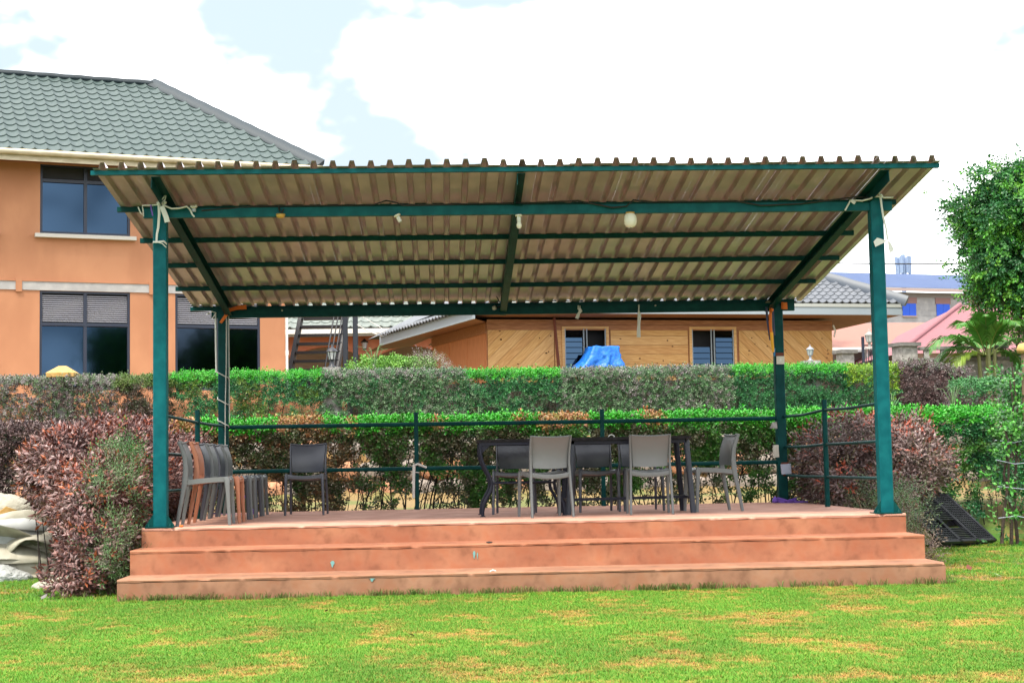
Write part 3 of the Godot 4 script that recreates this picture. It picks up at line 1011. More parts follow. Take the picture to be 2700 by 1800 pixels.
func build_fittings() -> void:
	# white rag knotted round the front left post
	var o := Vector3(-3.5, 3.567, -0.02)
	var L := func(zx: float, zy: float, dz := 0.0) -> Vector3: return o + Vector3((zx - 390) * 0.000652, -(zy - 835) * 0.000652, dz)
	var mb := MB.new()
	mb.tube([L.call(90, 690, 0.02), L.call(120, 770, 0.02), L.call(170, 830, 0.02), L.call(160, 740, 0.02), L.call(150, 670, 0.02), L.call(260, 668, 0.03), L.call(380, 665, 0.04)], 0.007, 6)
	mb.tube([L.call(420, 640, 0.04), L.call(500, 690, 0.04), L.call(580, 722, 0.03), L.call(690, 715, 0.02), L.call(800, 690, 0.02), L.call(850, 740, 0.02), L.call(880, 810, 0.02), L.call(910, 845, 0.02)], 0.009, 6)
	mb.tube([L.call(415, 620, 0.05), L.call(470, 560, 0.05), L.call(505, 490, 0.04), L.call(490, 590, 0.05), L.call(440, 640, 0.05)], 0.007, 6)
	ribbon(mb, [L.call(400, 640, 0.05), L.call(400, 800, 0.035), L.call(385, 1000, 0.03), L.call(365, 1100, 0.03), L.call(360, 1215, 0.035)], 0.026, Vector3.RIGHT, 0.7)
	ribbon(mb, [L.call(440, 690, 0.05), L.call(475, 770, 0.06), L.call(510, 860, 0.065), L.call(525, 930, 0.06)], 0.046, Vector3.RIGHT, 1.1)
	mb.lathe([Vector2(0.0, -0.03), Vector2(0.028, -0.01), Vector2(0.03, 0.015), Vector2(0.0, 0.035)], L.call(410, 655, 0.05), 9)
	mb.lathe([Vector2(0.0, -0.02), Vector2(0.02, -0.005), Vector2(0.02, 0.012), Vector2(0.0, 0.024)], L.call(480, 640, 0.045), 8)
	ribbon(mb, [L.call(295, 1215, -0.02), L.call(320, 1218, 0.054), L.call(365, 1222, 0.056), L.call(470, 1210, 0.052), L.call(495, 1235, -0.03)], 0.018, Vector3.UP)
	mb.tube([L.call(370, 1220, 0.056), L.call(450, 1245, 0.05), L.call(505, 1300, 0.04)], 0.005, 5)
	tag(put("cloth_tie", mb, M.cloth), "white cloth strips knotted round the top of the front left post", "cloth")
	mb = MB.new()
	ribbon(mb, [L.call(280, 665, 0.045), L.call(290, 740, 0.05), L.call(310, 830, 0.05)], 0.012, Vector3.RIGHT)
	tag(put("cloth_tie", mb, M.purple), "purple ribbon end on the front left post beside the white knot", "ribbon")
	# and round the front right one
	var o2 := Vector3(3.5, 3.567, -0.02)
	var R := func(zx: float, zy: float, dz := 0.0) -> Vector3: return o2 + Vector3((zx - 680) * 0.000559, -(zy - 610) * 0.000559, dz)
	mb = MB.new()
	mb.tube([R.call(100, 620, 0.0), R.call(150, 540, 0.0), R.call(205, 440, 0.0), R.call(300, 445, 0.0), R.call(400, 455, 0.01), R.call(520, 430, 0.02), R.call(620, 395, 0.055), R.call(710, 400, 0.06), R.call(800, 410, 0.03), R.call(960, 400, 0.0)], 0.009, 6)
	ribbon(mb, [R.call(215, 450, 0.01), R.call(245, 480, 0.02), R.call(275, 500, 0.02)], 0.03, Vector3.UP)
	ribbon(mb, [R.call(605, 195, 0.05), R.call(650, 270, 0.055), R.call(710, 375, 0.06)], 0.026, Vector3.RIGHT, 0.6)
	ribbon(mb, [R.call(708, 400, 0.06), R.call(725, 560, 0.056), R.call(750, 760, 0.055), R.call(790, 950, 0.055), R.call(812, 1165, 0.056)], 0.019, Vector3.RIGHT)
	mb.lathe([Vector2(0.0, -0.02), Vector2(0.02, -0.005), Vector2(0.02, 0.012), Vector2(0.0, 0.024)], R.call(712, 385, 0.06), 8)
	mb.extrude(PackedVector2Array([Vector2(-0.072, -0.01), Vector2(-0.035, 0.030), Vector2(0.066, -0.004), Vector2(-0.055, -0.062)]), Transform3D(Basis.IDENTITY, R.call(690, 1175, 0.050)), 0.004)
	mb.extrude(PackedVector2Array([Vector2(0.0, 0.0), Vector2(0.03, -0.02), Vector2(0.066, -0.085), Vector2(0.05, -0.115), Vector2(0.024, -0.124), Vector2(0.008, -0.09)]), Transform3D(Basis(Vector3.UP, 0.3), R.call(812, 1168, 0.05)), 0.004)
	tag(put("cloth_tie", mb, M.cloth), "white cloth strips knotted round the top of the front right post, one end flapping", "cloth")
	# white cord wound round the rear left post
	mb = MB.new()
	var c := Vector3(-3.48, 0, -4.46)
	for turn in 3:
		var y: float = [2.35, 2.02, 1.76][turn]
		var pts := []
		for k in 13:
			var a := PI - PI * k / 12.0 * 1.12
			var q := Vector2(cos(a), sin(a))
			q = q / maxf(absf(q.x), absf(q.y)) * 0.066
			pts.append(c + Vector3(q.x, y - 0.14 * k / 12.0, q.y))
		mb.tube(pts, 0.008, 6)
	mb.tube([c + Vector3(0.05, 3.08, 0.06), c + Vector3(0.045, 2.4, 0.066), c + Vector3(0.03, 1.9, 0.066), c + Vector3(0.025, 1.0, 0.066)], 0.007, 6)
	mb.tube([c + Vector3(0.075, 3.06, 0.05), c + Vector3(0.078, 2.3, 0.05), c + Vector3(0.08, 1.7, 0.05)], 0.006, 6)
	tag(put("cord", mb, M.cord), "pale cord wound down the rear left post behind the row of chairs", "cord")
	mb = MB.new()
	mb.tube([c + Vector3(-0.09, 3.06, 0.02), c + Vector3(-0.085, 2.6, 0.02), c + Vector3(-0.08, 2.32, 0.03)], 0.014, 7)
	mb.tube([c + Vector3(-0.20, 3.04, 0.04), c + Vector3(-0.13, 3.075, 0.05), c + Vector3(-0.08, 3.06, 0.05), c + Vector3(-0.13, 2.98, 0.05)], 0.007, 6)
	tag(put("cord", mb, M.cloth), "thick speckled white cord hanging left of the rear left post", "cord")
	mb = MB.new()
	ribbon(mb, [c + Vector3(0.30, 3.12, 0.10), c + Vector3(0.20, 3.115, 0.10), c + Vector3(0.10, 3.09, 0.09), c + Vector3(0.05, 3.03, 0.085), c + Vector3(-0.02, 2.93, 0.09)], 0.055, Vector3(0.3, 1, 0), 0.6)
	tag(put("ribbon", mb, M.orange_cloth), "bright orange ribbon tied at the top of the rear left post", "ribbon")
	# ribbons on the rear right post
	c = Vector3(3.445, 0, -4.46)
	mb = MB.new()
	ribbon(mb, [c + Vector3(-0.09, 3.06, 0.08), c + Vector3(-0.105, 2.95, 0.085), c + Vector3(-0.11, 2.8, 0.085), c + Vector3(-0.10, 2.66, 0.085)], 0.035, Vector3.RIGHT, 1.1)
	mb.lathe([Vector2(0, -0.03), Vector2(0.022, -0.012), Vector2(0.022, 0.012), Vector2(0, 0.03)], c + Vector3(-0.088, 3.0, 0.09), 8)
	tag(put("ribbon", mb, M.orange_cloth), "orange ribbon hanging from the top of the rear right post", "ribbon")
	mb = MB.new()
	ribbon(mb, [c + Vector3(-0.10, 2.72, 0.093), c + Vector3(-0.096, 2.6, 0.093), c + Vector3(-0.085, 2.47, 0.09)], 0.042, Vector3.RIGHT, 0.7)
	tag(put("ribbon", mb, M.yellow_cloth), "yellow ribbon end below the orange one on the rear right post", "ribbon")
	mb = MB.new()
	ribbon(mb, [c + Vector3(-0.15, 3.04, 0.07), c + Vector3(-0.145, 2.88, 0.07), c + Vector3(-0.13, 2.72, 0.075), c + Vector3(-0.12, 2.62, 0.075)], 0.03, Vector3.RIGHT, 0.5)
	ribbon(mb, [c + Vector3(-0.068, 3.03, 0.07), c + Vector3(-0.065, 2.85, 0.072), c + Vector3(-0.06, 2.68, 0.072)], 0.022, Vector3.RIGHT)
	tag(put("ribbon", mb, M.navy_cloth), "dark blue-grey ribbons hanging beside the orange one on the rear right post", "ribbon")
	mb = MB.new()
	ribbon(mb, [c + Vector3(-0.07, 2.52, 0.088), c + Vector3(-0.072, 2.42, 0.085)], 0.022, Vector3.RIGHT)
	tag(put("ribbon", mb, M.blue_cloth), "short blue ribbon end lowest of the bunch on the rear right post", "ribbon")
	mb = MB.new()
	mb.box(Vector3(3.53, 3.05, -4.395), Vector3(0.055, 0.085, 0.03), Basis(Vector3.BACK, 0.05))
	mb.box(Vector3(3.50, 3.055, -4.40), Vector3(0.03, 0.085, 0.02))
	tag(put("cloth_scrap", mb, M.orange_cloth), "orange scrap of cloth tucked on the beam end right of the rear right post", "cloth")
	# rags over the rear beam and one on the railing
	mb = MB.new()
	mb.tube([Vector3(0.93, 3.09, -4.42), Vector3(0.925, 3.05, -4.405), Vector3(0.935, 3.03, -4.40)], 0.008, 6)
	mb.sweep([Vector3(0.94, 3.06, -4.40), Vector3(0.955, 3.02, -4.39), Vector3(0.93, 2.99, -4.38), Vector3(0.915, 2.95, -4.385), Vector3(0.905, 2.925, -4.39)], round_bar(0.05, 0.02), [Vector2(0.5, 0.8), Vector2(0.9, 1.2), Vector2(0.6, 1), Vector2(0.9, 1), Vector2(0.8, 0.4)], Vector3.RIGHT)
	tag(put("rag", mb, M.cloth), "crumpled white rag hanging from the rear beam before the cabin's left window", "cloth")
	mb = MB.new()
	mb.tube([Vector3(1.69, 3.09, -4.42), Vector3(1.685, 3.0, -4.405)], 0.008, 6)
	mb.sweep([Vector3(1.685, 3.01, -4.40), Vector3(1.69, 2.95, -4.39), Vector3(1.68, 2.85, -4.385), Vector3(1.675, 2.75, -4.385), Vector3(1.675, 2.68, -4.39)], round_bar(0.05, 0.02), [Vector2(0.4, 0.8), Vector2(0.9, 1.2), Vector2(0.7, 1), Vector2(0.9, 1), Vector2(0.95, 0.4)], Vector3.RIGHT)
	tag(put("rag", mb, M.white), "long white rag hanging from the rear beam between the cabin windows", "cloth")
	mb = MB.new()
	mb.tube([Vector3(-1.16, 1.13, -4.42), Vector3(-1.10, 1.155, -4.41), Vector3(-1.04, 1.13, -4.42), Vector3(-0.99, 1.11, -4.42)], 0.014, 7)
	ribbon(mb, [Vector3(-1.145, 1.13, -4.41), Vector3(-1.15, 1.0, -4.405), Vector3(-1.153, 0.85, -4.41), Vector3(-1.155, 0.74, -4.415)], 0.036, Vector3.RIGHT, 0.8)
	mb.tube([Vector3(-1.14, 1.055, -4.425), Vector3(-1.08, 1.05, -4.425)], 0.006, 6)
	tag(put("rag", mb, M.cloth), "grey-white rag knotted to the back railing post left of the tables", "cloth")
	# electric boxes on the rear right post
	mb = MB.new()
	mb.box(Vector3(3.452, 2.368, -4.392), Vector3(0.098, 0.10, 0.016))
	var sw := tag(put("switch_box", mb, M.box_white), "cream switch plate on the rear right post at hedge-top height", "switch")
	mb = MB.new()
	mb.box(Vector3(3.445, 2.44, -4.397), Vector3(0.10, 0.045, 0.006))
	put("rusty_patch", mb, M.rust, sw as Node3D)
	mb = MB.new()
	mb.box(Vector3(3.452, 2.37, -4.383), Vector3(0.02, 0.034, 0.006), Basis(Vector3.RIGHT, 0.2))
	put("rocker", mb, M.white, sw as Node3D)
	mb = MB.new()
	mb.bevel_box(Vector3(3.477, 1.012, -4.375), Vector3(0.125, 0.125, 0.05), 0.01, Basis(Vector3.BACK, 0.07))
	var jb := tag(put("junction_box", mb, M.box_grey), "pale blue-grey junction box, rust-edged, low on the rear right post", "electric box")
	mb = MB.new()
	mb.box(Vector3(3.465, 1.085, -4.385), Vector3(0.09, 0.02, 0.03), Basis(Vector3.BACK, 0.05))
	mb.box(Vector3(3.49, 0.938, -4.38), Vector3(0.09, 0.016, 0.03), Basis(Vector3.BACK, 0.1))
	put("rusty_edge", mb, M.rust, jb as Node3D)
	mb = MB.new()
	mb.box(Vector3(3.362, 1.235, -4.40), Vector3(0.06, 0.155, 0.06), Basis(Vector3.BACK, 0.03))
	mb.box(Vector3(3.372, 1.235, -4.366), Vector3(0.014, 0.15, 0.01), Basis(Vector3.BACK, 0.03))
	tag(put("socket_box", mb, M.box_white), "narrow whitish socket box on the left side of the rear right post", "electric box")
	mb = MB.new()
	mb.extrude(PackedVector2Array([Vector2(-0.055, -0.045), Vector2(-0.02, 0.03), Vector2(0.035, 0.035), Vector2(0.04, -0.05)]), Transform3D(Basis.IDENTITY, Vector3(3.35, 1.565, -4.42)), 0.02)
	tag(put("plastic_hood", mb, M.concrete), "grey plastic hood under the top rail beside the rear right post", "cover")
	# purple ribbons on the floor
	mb = MB.new()
	ribbon(mb, [Vector3(3.30, DECK + 0.07, -4.30), Vector3(3.33, DECK + 0.03, -4.27), Vector3(3.40, DECK + 0.012, -4.25), Vector3(3.50, DECK + 0.03, -4.26), Vector3(3.58, DECK + 0.05, -4.27), Vector3(3.55, DECK + 0.012, -4.22), Vector3(3.42, DECK + 0.008, -4.15)], 0.035, Vector3.UP)
	ribbon(mb, [Vector3(3.34, DECK + 0.06, -4.3), Vector3(3.46, DECK + 0.02, -4.22), Vector3(3.56, DECK + 0.012, -4.2), Vector3(3.70, DECK + 0.008, -4.2)], 0.03, Vector3.UP)
	mb.lathe([Vector2(0, 0), Vector2(0.04, 0.01), Vector2(0.035, 0.05), Vector2(0, 0.085)], Vector3(3.31, DECK, -4.29), 8)
	tag(put("ribbon", mb, M.purple), "bunched purple ribbon on the deck at the foot of the rear right post", "ribbon")
	mb = MB.new()
	ribbon(mb, [Vector3(-3.5, DECK + 0.02, -3.75), Vector3(-3.35, DECK + 0.012, -3.7), Vector3(-3.15, DECK + 0.012, -3.65), Vector3(-3.02, DECK + 0.015, -3.6)], 0.04, Vector3.BACK)
	ribbon(mb, [Vector3(-3.26, DECK + 0.22, -3.95), Vector3(-3.2, DECK + 0.20, -3.95), Vector3(-3.14, DECK + 0.21, -3.95)], 0.03, Vector3.UP)
	mb.lathe([Vector2(0, 0), Vector2(0.05, 0.01), Vector2(0.04, 0.05), Vector2(0, 0.07)], Vector3(-3.05, DECK, -3.75), 8)
	tag(put("ribbon", mb, M.purple), "purple ribbon on the deck behind the row of chairs", "ribbon")
	# debris on the steps
	mb = MB.new()
	mb.lathe([Vector2(0, -0.008), Vector2(0.03, -0.004), Vector2(0.03, 0.004), Vector2(0, 0.009)], Vector3(-0.393, 0.424, 0.53), 7)
	tag(put("stone_chip", mb, M.dark), "small black chip of stone on the middle step", "stone")
	mb = MB.new()
	mb.tube([Vector3(-0.41, 0.198, 1.14), Vector3(-0.385, 0.21, 1.145), Vector3(-0.36, 0.2, 1.13)], 0.007, 5)
	tag(put("paper_scrap", mb, M.white), "white scrap of paper on the edge of the lowest step", "litter")
	mb = MB.new()
	mb.lathe([Vector2(0, 0), Vector2(0.02, 0.004), Vector2(0.018, 0.018), Vector2(0, 0.025)], Vector3(-3.30, DECK, -0.05), 7)
	tag(put("brick_chip", mb, M.orange_cloth), "orange-red chip beside the foot of the front left post", "stone")
	# lamps and cable on the front beam
	var z := -0.062
	var hold := func(called: String, label: String, x: float, y: float, lean: float) -> Node3D:
		var t := thing(called, label, "lamp holder", Vector3(x, y, z + 0.03), 0.0, "lamp holders along the front beam")
		t.rotation.z = lean
		var m := MB.new()
		m.lathe([Vector2(0, 0.035), Vector2(0.03, 0.035), Vector2(0.034, 0.028), Vector2(0.034, 0.018), Vector2(0.02, 0.016)], Vector3.ZERO, 12)
		put("rose", m, M.bulb, t)
		m = MB.new()
		m.lathe([Vector2(0.0, -0.045), Vector2(0.019, -0.044), Vector2(0.021, 0.0), Vector2(0.016, 0.02)], Vector3.ZERO, 12)
		put("socket", m, M.white, t)
		return t
	hold.call("lamp_holder", "white bulb holder without a bulb, tilted, under the front beam left of centre", -1.205, 3.535, 0.45)
	var hb: Node3D = hold.call("lamp_holder", "white bulb in its holder under the middle of the front beam", -0.035, 3.52, 0.03)
	mb = MB.new()
	mb.lathe([Vector2(0.0, -0.105), Vector2(0.016, -0.10), Vector2(0.026, -0.082), Vector2(0.025, -0.06), Vector2(0.017, -0.044)], Vector3.ZERO, 14)
	put("bulb", mb, M.bulb, hb)
	var t2 := thing("globe_lamp", "round frosted globe lamp hanging under the right half of the front beam", "lamp", Vector3(1.055, 3.50, -0.03))
	mb = MB.new()
	mb.lathe([Vector2(0.0, -0.09), Vector2(0.035, -0.082), Vector2(0.058, -0.055), Vector2(0.065, -0.015), Vector2(0.060, 0.025), Vector2(0.042, 0.052), Vector2(0.03, 0.058)], Vector3.ZERO, 20)
	put("globe", mb, M.bulb, t2)
	mb = MB.new()
	mb.lathe([Vector2(0.045, 0.052), Vector2(0.045, 0.066), Vector2(0.0, 0.067)], Vector3.ZERO, 16)
	put("cap", mb, M.brass, t2)
	mb = MB.new()
	mb.lathe([Vector2(0.0, -0.022), Vector2(0.026, -0.018), Vector2(0.042, -0.002), Vector2(0.045, 0.02), Vector2(0.0, 0.021)], Vector3(-2.341, 3.567, -0.05), 16)
	tag(put("disc_lamp", mb, M.brass), "shallow yellow disc lamp under the front beam near its left end", "lamp")
	t2 = thing("lamp_holder", "cream lamp holder on the face of the front beam beside the left knot", "lamp holder", Vector3(-3.17, 3.63, -0.05), 0.0, "lamp holders along the front beam")
	mb = MB.new()
	mb.lathe([Vector2(0.0, -0.004), Vector2(0.036, 0.0), Vector2(0.038, 0.014), Vector2(0.0, 0.02)], Vector3(0, 0.03, 0.03), 14, Basis(Vector3.RIGHT, 0.5))
	put("rose", mb, M.bulb, t2)
	mb = MB.new()
	mb.lathe([Vector2(0.0, -0.05), Vector2(0.02, -0.046), Vector2(0.022, 0.0), Vector2(0.0, 0.001)], Vector3(0, 0.03, 0.025), 12)
	put("socket", mb, M.box_grey, t2)
	mb = MB.new()
	mb.tube([Vector3(-3.1, 3.63, z), Vector3(-2.6, 3.668, z - 0.02), Vector3(-2.0, 3.67, z - 0.02), Vector3(-1.45, 3.672, z - 0.02), Vector3(-1.32, 3.71, z), Vector3(-1.22, 3.685, z + 0.02), Vector3(-1.16, 3.66, z + 0.01), Vector3(-0.5, 3.672, z - 0.02), Vector3(0.1, 3.675, z - 0.01), Vector3(0.55, 3.69, z), Vector3(0.72, 3.65, z + 0.02), Vector3(0.88, 3.615, z + 0.03), Vector3(1.02, 3.625, z + 0.03), Vector3(1.09, 3.69, z + 0.01), Vector3(1.3, 3.672, z - 0.02), Vector3(2.1, 3.672, z), Vector3(2.35, 3.62, z + 0.03), Vector3(2.75, 3.635, z + 0.02), Vector3(3.3, 3.70, z), Vector3(3.55, 3.69, z)], 0.008, 6)
	mb.tube([Vector3(-2.36, 3.66, z), Vector3(-2.35, 3.62, z + 0.03), Vector3(-2.33, 3.60, z + 0.03), Vector3(-2.31, 3.63, z + 0.02)], 0.008, 6)
	tag(put("cable", mb, M.cable), "black electric cable strung along the front beam between the lamps", "cable")
	mb = MB.new()
	mb.tube([Vector3(-0.10, 3.18, -4.1), Vector3(-0.05, 3.12, -4.3), Vector3(-0.04, 3.10, -4.4), Vector3(-0.12, 3.06, -4.41)], 0.007, 6)
	var cab := tag(put("cable", mb, M.cable), "short dark cable at the foot of the middle rafter with a pale lamp holder", "cable")
	mb = MB.new()
	mb.lathe([Vector2(0, -0.035), Vector2(0.026, -0.02), Vector2(0.03, 0.01), Vector2(0.0, 0.03)], Vector3(-0.12, 3.075, -4.40), 10)
	put("pull_knob", mb, M.box_white, cab as Node3D)


# ---------------------------------------------------------------- foliage
func sprig(kind: String) -> Mesh:
	# a short twig with leaves; y runs along the twig
	if sprig_meshes.has(kind):
		return sprig_meshes[kind]
	var spec: Array = {"box": [9, 0.030, 0.017, 0.085], "mid": [8, 0.042, 0.023, 0.11], "long": [7, 0.060, 0.026, 0.11], "fine": [11, 0.034, 0.007, 0.13], "tree": [11, 0.075, 0.046, 0.24], "broad": [6, 0.085, 0.046, 0.16], "far": [9, 0.22, 0.13, 0.6]}[kind]
	var mb := MB.new()
	var r := RandomNumberGenerator.new()
	r.seed = kind.hash()
	for i in spec[0]:
		var u: float = float(i) / (spec[0] - 1)
		var a = i * GOLD + r.randf() * 0.6
		var out := Vector3(cos(a), 0, sin(a))
		var lift := lerpf(0.25, 1.1, u) + r.randf_range(-0.2, 0.2)
		var d := (out * cos(lift) + Vector3.UP * sin(lift)).normalized()
		var side := d.cross(Vector3.UP if absf(d.y) < 0.95 else Vector3.RIGHT).normalized()
		var nrm := side.cross(d)
		var l: float = spec[1] * r.randf_range(0.75, 1.2)
		var w: float = spec[2] * 0.5 * r.randf_range(0.85, 1.15)
		var b := Vector3(0, u * spec[3], 0) + out * 0.004
		var m := b + d * l * 0.48 + nrm * l * 0.07
		var tip := b + d * l - nrm * l * 0.10
		mb.tint = Color(1, 1, 1) * r.randf_range(0.7, 1.25)
		mb.tri(b, m + side * w - nrm * w * 0.25, m)
		mb.tri(m, m + side * w - nrm * w * 0.25, tip)
		mb.tri(b, m, m - side * w - nrm * w * 0.25)
		mb.tri(m, tip, m - side * w - nrm * w * 0.25)
	sprig_meshes[kind] = mb.mesh()
	return sprig_meshes[kind]


func facing(axis: Vector3, s: float) -> Basis:
	var y := axis.normalized()
	var x := y.cross(Vector3(rng.randf() - 0.5, rng.randf() - 0.5, rng.randf() - 0.5)).normalized()
	return Basis(x * s, y * s, x.cross(y) * s)


func pick(colors: Array) -> Color:
	var c: Color = colors[rng.randi() % colors.size()]
	return c * rng.randf_range(0.75, 1.25)


var gaps := FastNoiseLite.new()
func hedge(label: String, x0: float, x1: float, zf: float, zb: float, y0: float, y1: float, n: int, o: Dictionary) -> Node3D:
	# a clipped hedge: leaves thick towards top and face, stems showing lower down
	# o: low, top (palettes), group, kind, thin (how open its foot is), skin (depth of the fresh growth), crest (height noise)
	var base := Vector3((x0 + x1) / 2, y0, (zf + zb) / 2)
	var t := thing("hedge", label, "hedge", base, 0.0, o.get("group", ""))
	var place: Array[Transform3D] = []
	var tints := PackedColorArray()
	var h := y1 - y0
	var thin: float = o.get("thin", 0.5)
	var skin: float = o.get("skin", 0.08)
	var tries := 0
	while place.size() < n and tries < n * 4:
		tries += 1
		var x := rng.randf_range(x0, x1)
		var v := pow(rng.randf(), 0.72)
		var z := lerpf(zf, zb, rng.randf())
		var roll := rng.randf()
		var normal := Vector3(0, 0.4, 0.6)
		var crest: float = y1 + gaps.get_noise_2d(x * 1.1, 5.0 + y1) * o.get("crest", 0.025)
		var face := zf + gaps.get_noise_2d(x * 1.3, v * 2.5 + 20.0) * 0.06
		if roll < 0.5:
			z = face - absf(rng.randfn(0, 0.07))
			normal = Vector3(0, 0.3, 1)
		elif roll < 0.75:
			v = 1.0
			normal = Vector3(0, 1, 0.1)
		var y := lerpf(y0 + 0.04, crest, v)
		if v >= 1.0: y = crest - absf(rng.randfn(0, 0.035)) + (rng.randf() * 0.07 if rng.randf() < 0.08 else 0.0)
		var open := thin * pow(clampf((crest - y) / h, 0, 1), 0.7)
		if gaps.get_noise_3d(x * 2.6, y * 2.6, z * 1.5) + 0.22 < open * 0.62 - 0.12 + 0.12 * rng.randf(): continue
		var axis := normal + Vector3(rng.randf_range(-1, 1), rng.randf_range(-0.6, 1), rng.randf_range(-0.6, 1)) * 0.9
		place.append(Transform3D(facing(axis, rng.randf_range(0.75, 1.3)), Vector3(x, y, z) - base))
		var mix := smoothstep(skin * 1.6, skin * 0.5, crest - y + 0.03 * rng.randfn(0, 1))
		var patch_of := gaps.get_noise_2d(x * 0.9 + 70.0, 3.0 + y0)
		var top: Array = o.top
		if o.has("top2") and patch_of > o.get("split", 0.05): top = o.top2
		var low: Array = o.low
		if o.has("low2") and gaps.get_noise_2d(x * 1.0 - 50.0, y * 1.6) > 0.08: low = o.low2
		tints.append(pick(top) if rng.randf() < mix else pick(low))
	scatter("foliage", sprig(o.get("kind", "mid")), M.leaf, place, tints, t)
	var mb := MB.new()
	var k := int((x1 - x0) * o.get("stems", 7.0))
	for i in k:
		var x := lerpf(x0, x1, (i + rng.randf()) / k) 
		var z := lerpf(zf, zb, rng.randf_range(0.12, 0.7))
		var r = rng.randf_range(0.004, 0.009) * o.get("thick", 1.0)
		var lean := rng.randf_range(-0.35, 0.35)
		var p0 := Vector3(x, y0 - 0.05, z) - base
		var top := h * rng.randf_range(0.72, 0.94)
		var p1 := p0 + Vector3(lean * 0.3 + rng.randfn(0, 0.03), top * 0.38, rng.randfn(0, 0.04))
		var p2 := p0 + Vector3(lean * 0.75 + rng.randfn(0, 0.05), top * 0.72, rng.randfn(0, 0.06))
		var p3 := p0 + Vector3(lean * 1.0 + rng.randfn(0, 0.06), top, rng.randfn(0, 0.08))
		mb.tube([p0, p1, p2, p3], r, 5, r * 0.35)
		for b in 3:
			var q := p0.lerp(p2, rng.randf_range(0.3, 1.0))
			mb.tube([q, q + Vector3(rng.randfn(0, 0.10), rng.randf_range(0.08, 0.22), rng.randf_range(-0.05, 0.14)), q + Vector3(rng.randfn(0, 0.16), rng.randf_range(0.2, 0.38), rng.randf_range(-0.1, 0.2))], r * 0.5, 4, r * 0.2)
	put("stems", mb, M.twig, t, "stuff")
	return t


func bush(called: String, label: String, category: String, lobes: Array, n: int, kind: String, o: Dictionary) -> Node3D:
	# lobes: [centre, radii, palette]; leaves thick in the outer shell of each
	var base: Vector3 = lobes[0][0]
	base.y = o.get("y0", 0.0)
	var t := thing(called, label, category, base)
	var place: Array[Transform3D] = []
	var tints := PackedColorArray()
	var volume := 0.0
	for l in lobes: volume += pow(l[1].x * l[1].y * l[1].z, 0.667) * (l[3] if l.size() > 3 else 1.0)
	for l in lobes:
		var share := int(n * pow(l[1].x * l[1].y * l[1].z, 0.667) * (l[3] if l.size() > 3 else 1.0) / volume)
		for i in share:
			var d := Vector3(rng.randfn(), rng.randfn(), rng.randfn()).normalized()
			if d.z < -0.3 and rng.randf() < 0.6: d.z = -d.z
			var swell := 1.0 + 0.36 * gaps.get_noise_3dv(d * 0.9 + l[0] * 1.3) + 0.10 * gaps.get_noise_3dv(d * 2.5 + l[0])
			var depth := 1.0 - absf(rng.randfn(0, o.get("shell", 0.16)))
			if rng.randf() < 0.08: depth = rng.randf_range(1.0, o.get("stray", 1.12))
			var p: Vector3 = l[0] + d * l[1] * swell * depth
			if p.y < o.get("floor", 0.03): continue
			if o.has("keep_x") and (p.x - o.keep_x[0]) * o.keep_x[1] < 0: continue
			if gaps.get_noise_3dv(p * o.get("hole_scale", 2.2)) < o.get("holes", -0.28) + 0.2 * rng.randf(): continue
			var axis: Vector3 = d + Vector3.UP * o.get("rise", 0.5) + Vector3(rng.randf_range(-1, 1), rng.randf_range(-1, 1), rng.randf_range(-1, 1)) * 0.8
			place.append(Transform3D(facing(axis, rng.randf_range(0.75, 1.3)), p - base))
			var c := pick(l[2])
			if o.has("clump"):                                      # lit outer clumps and shaded inner ones, painted into the leaf colour
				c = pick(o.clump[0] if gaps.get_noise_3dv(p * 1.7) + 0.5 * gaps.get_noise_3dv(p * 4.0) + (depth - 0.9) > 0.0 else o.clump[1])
			if o.has("tips") and rng.randf() < smoothstep(0.88, 1.05, depth) * 0.65 * (0.4 + 0.6 * clampf(d.y, 0, 1)): c = pick(o.tips)
			tints.append(c)
	scatter("foliage", sprig(kind), o.get("mat", M.leaf), place, tints, t)
	var mb := MB.new()
	for l in lobes:
		var foot: Vector3 = Vector3(l[0].x, o.get("foot", o.get("y0", 0.0)), l[0].z) - base + o.get("pull", Vector3.ZERO)
		for i in o.get("stems", 10):
			var d := Vector3(rng.randfn(), rng.randf_range(-0.1, 1.0), rng.randfn()).normalized()
			var tip: Vector3 = l[0] - base + d * l[1] * 0.9
			var f := foot + Vector3(rng.randfn(0, 0.08), 0, rng.randfn(0, 0.1))
			var m = f.lerp(tip, 0.5) + Vector3(0, 0.12, 0) * l[1].y
			var r: float = o.get("twig", 0.008) * rng.randf_range(0.6, 1.3)
			mb.tube([f, m, tip], r, 5, r * 0.3)
	put("stems", mb, o.get("wood", M.twig), t, "stuff")
	return t


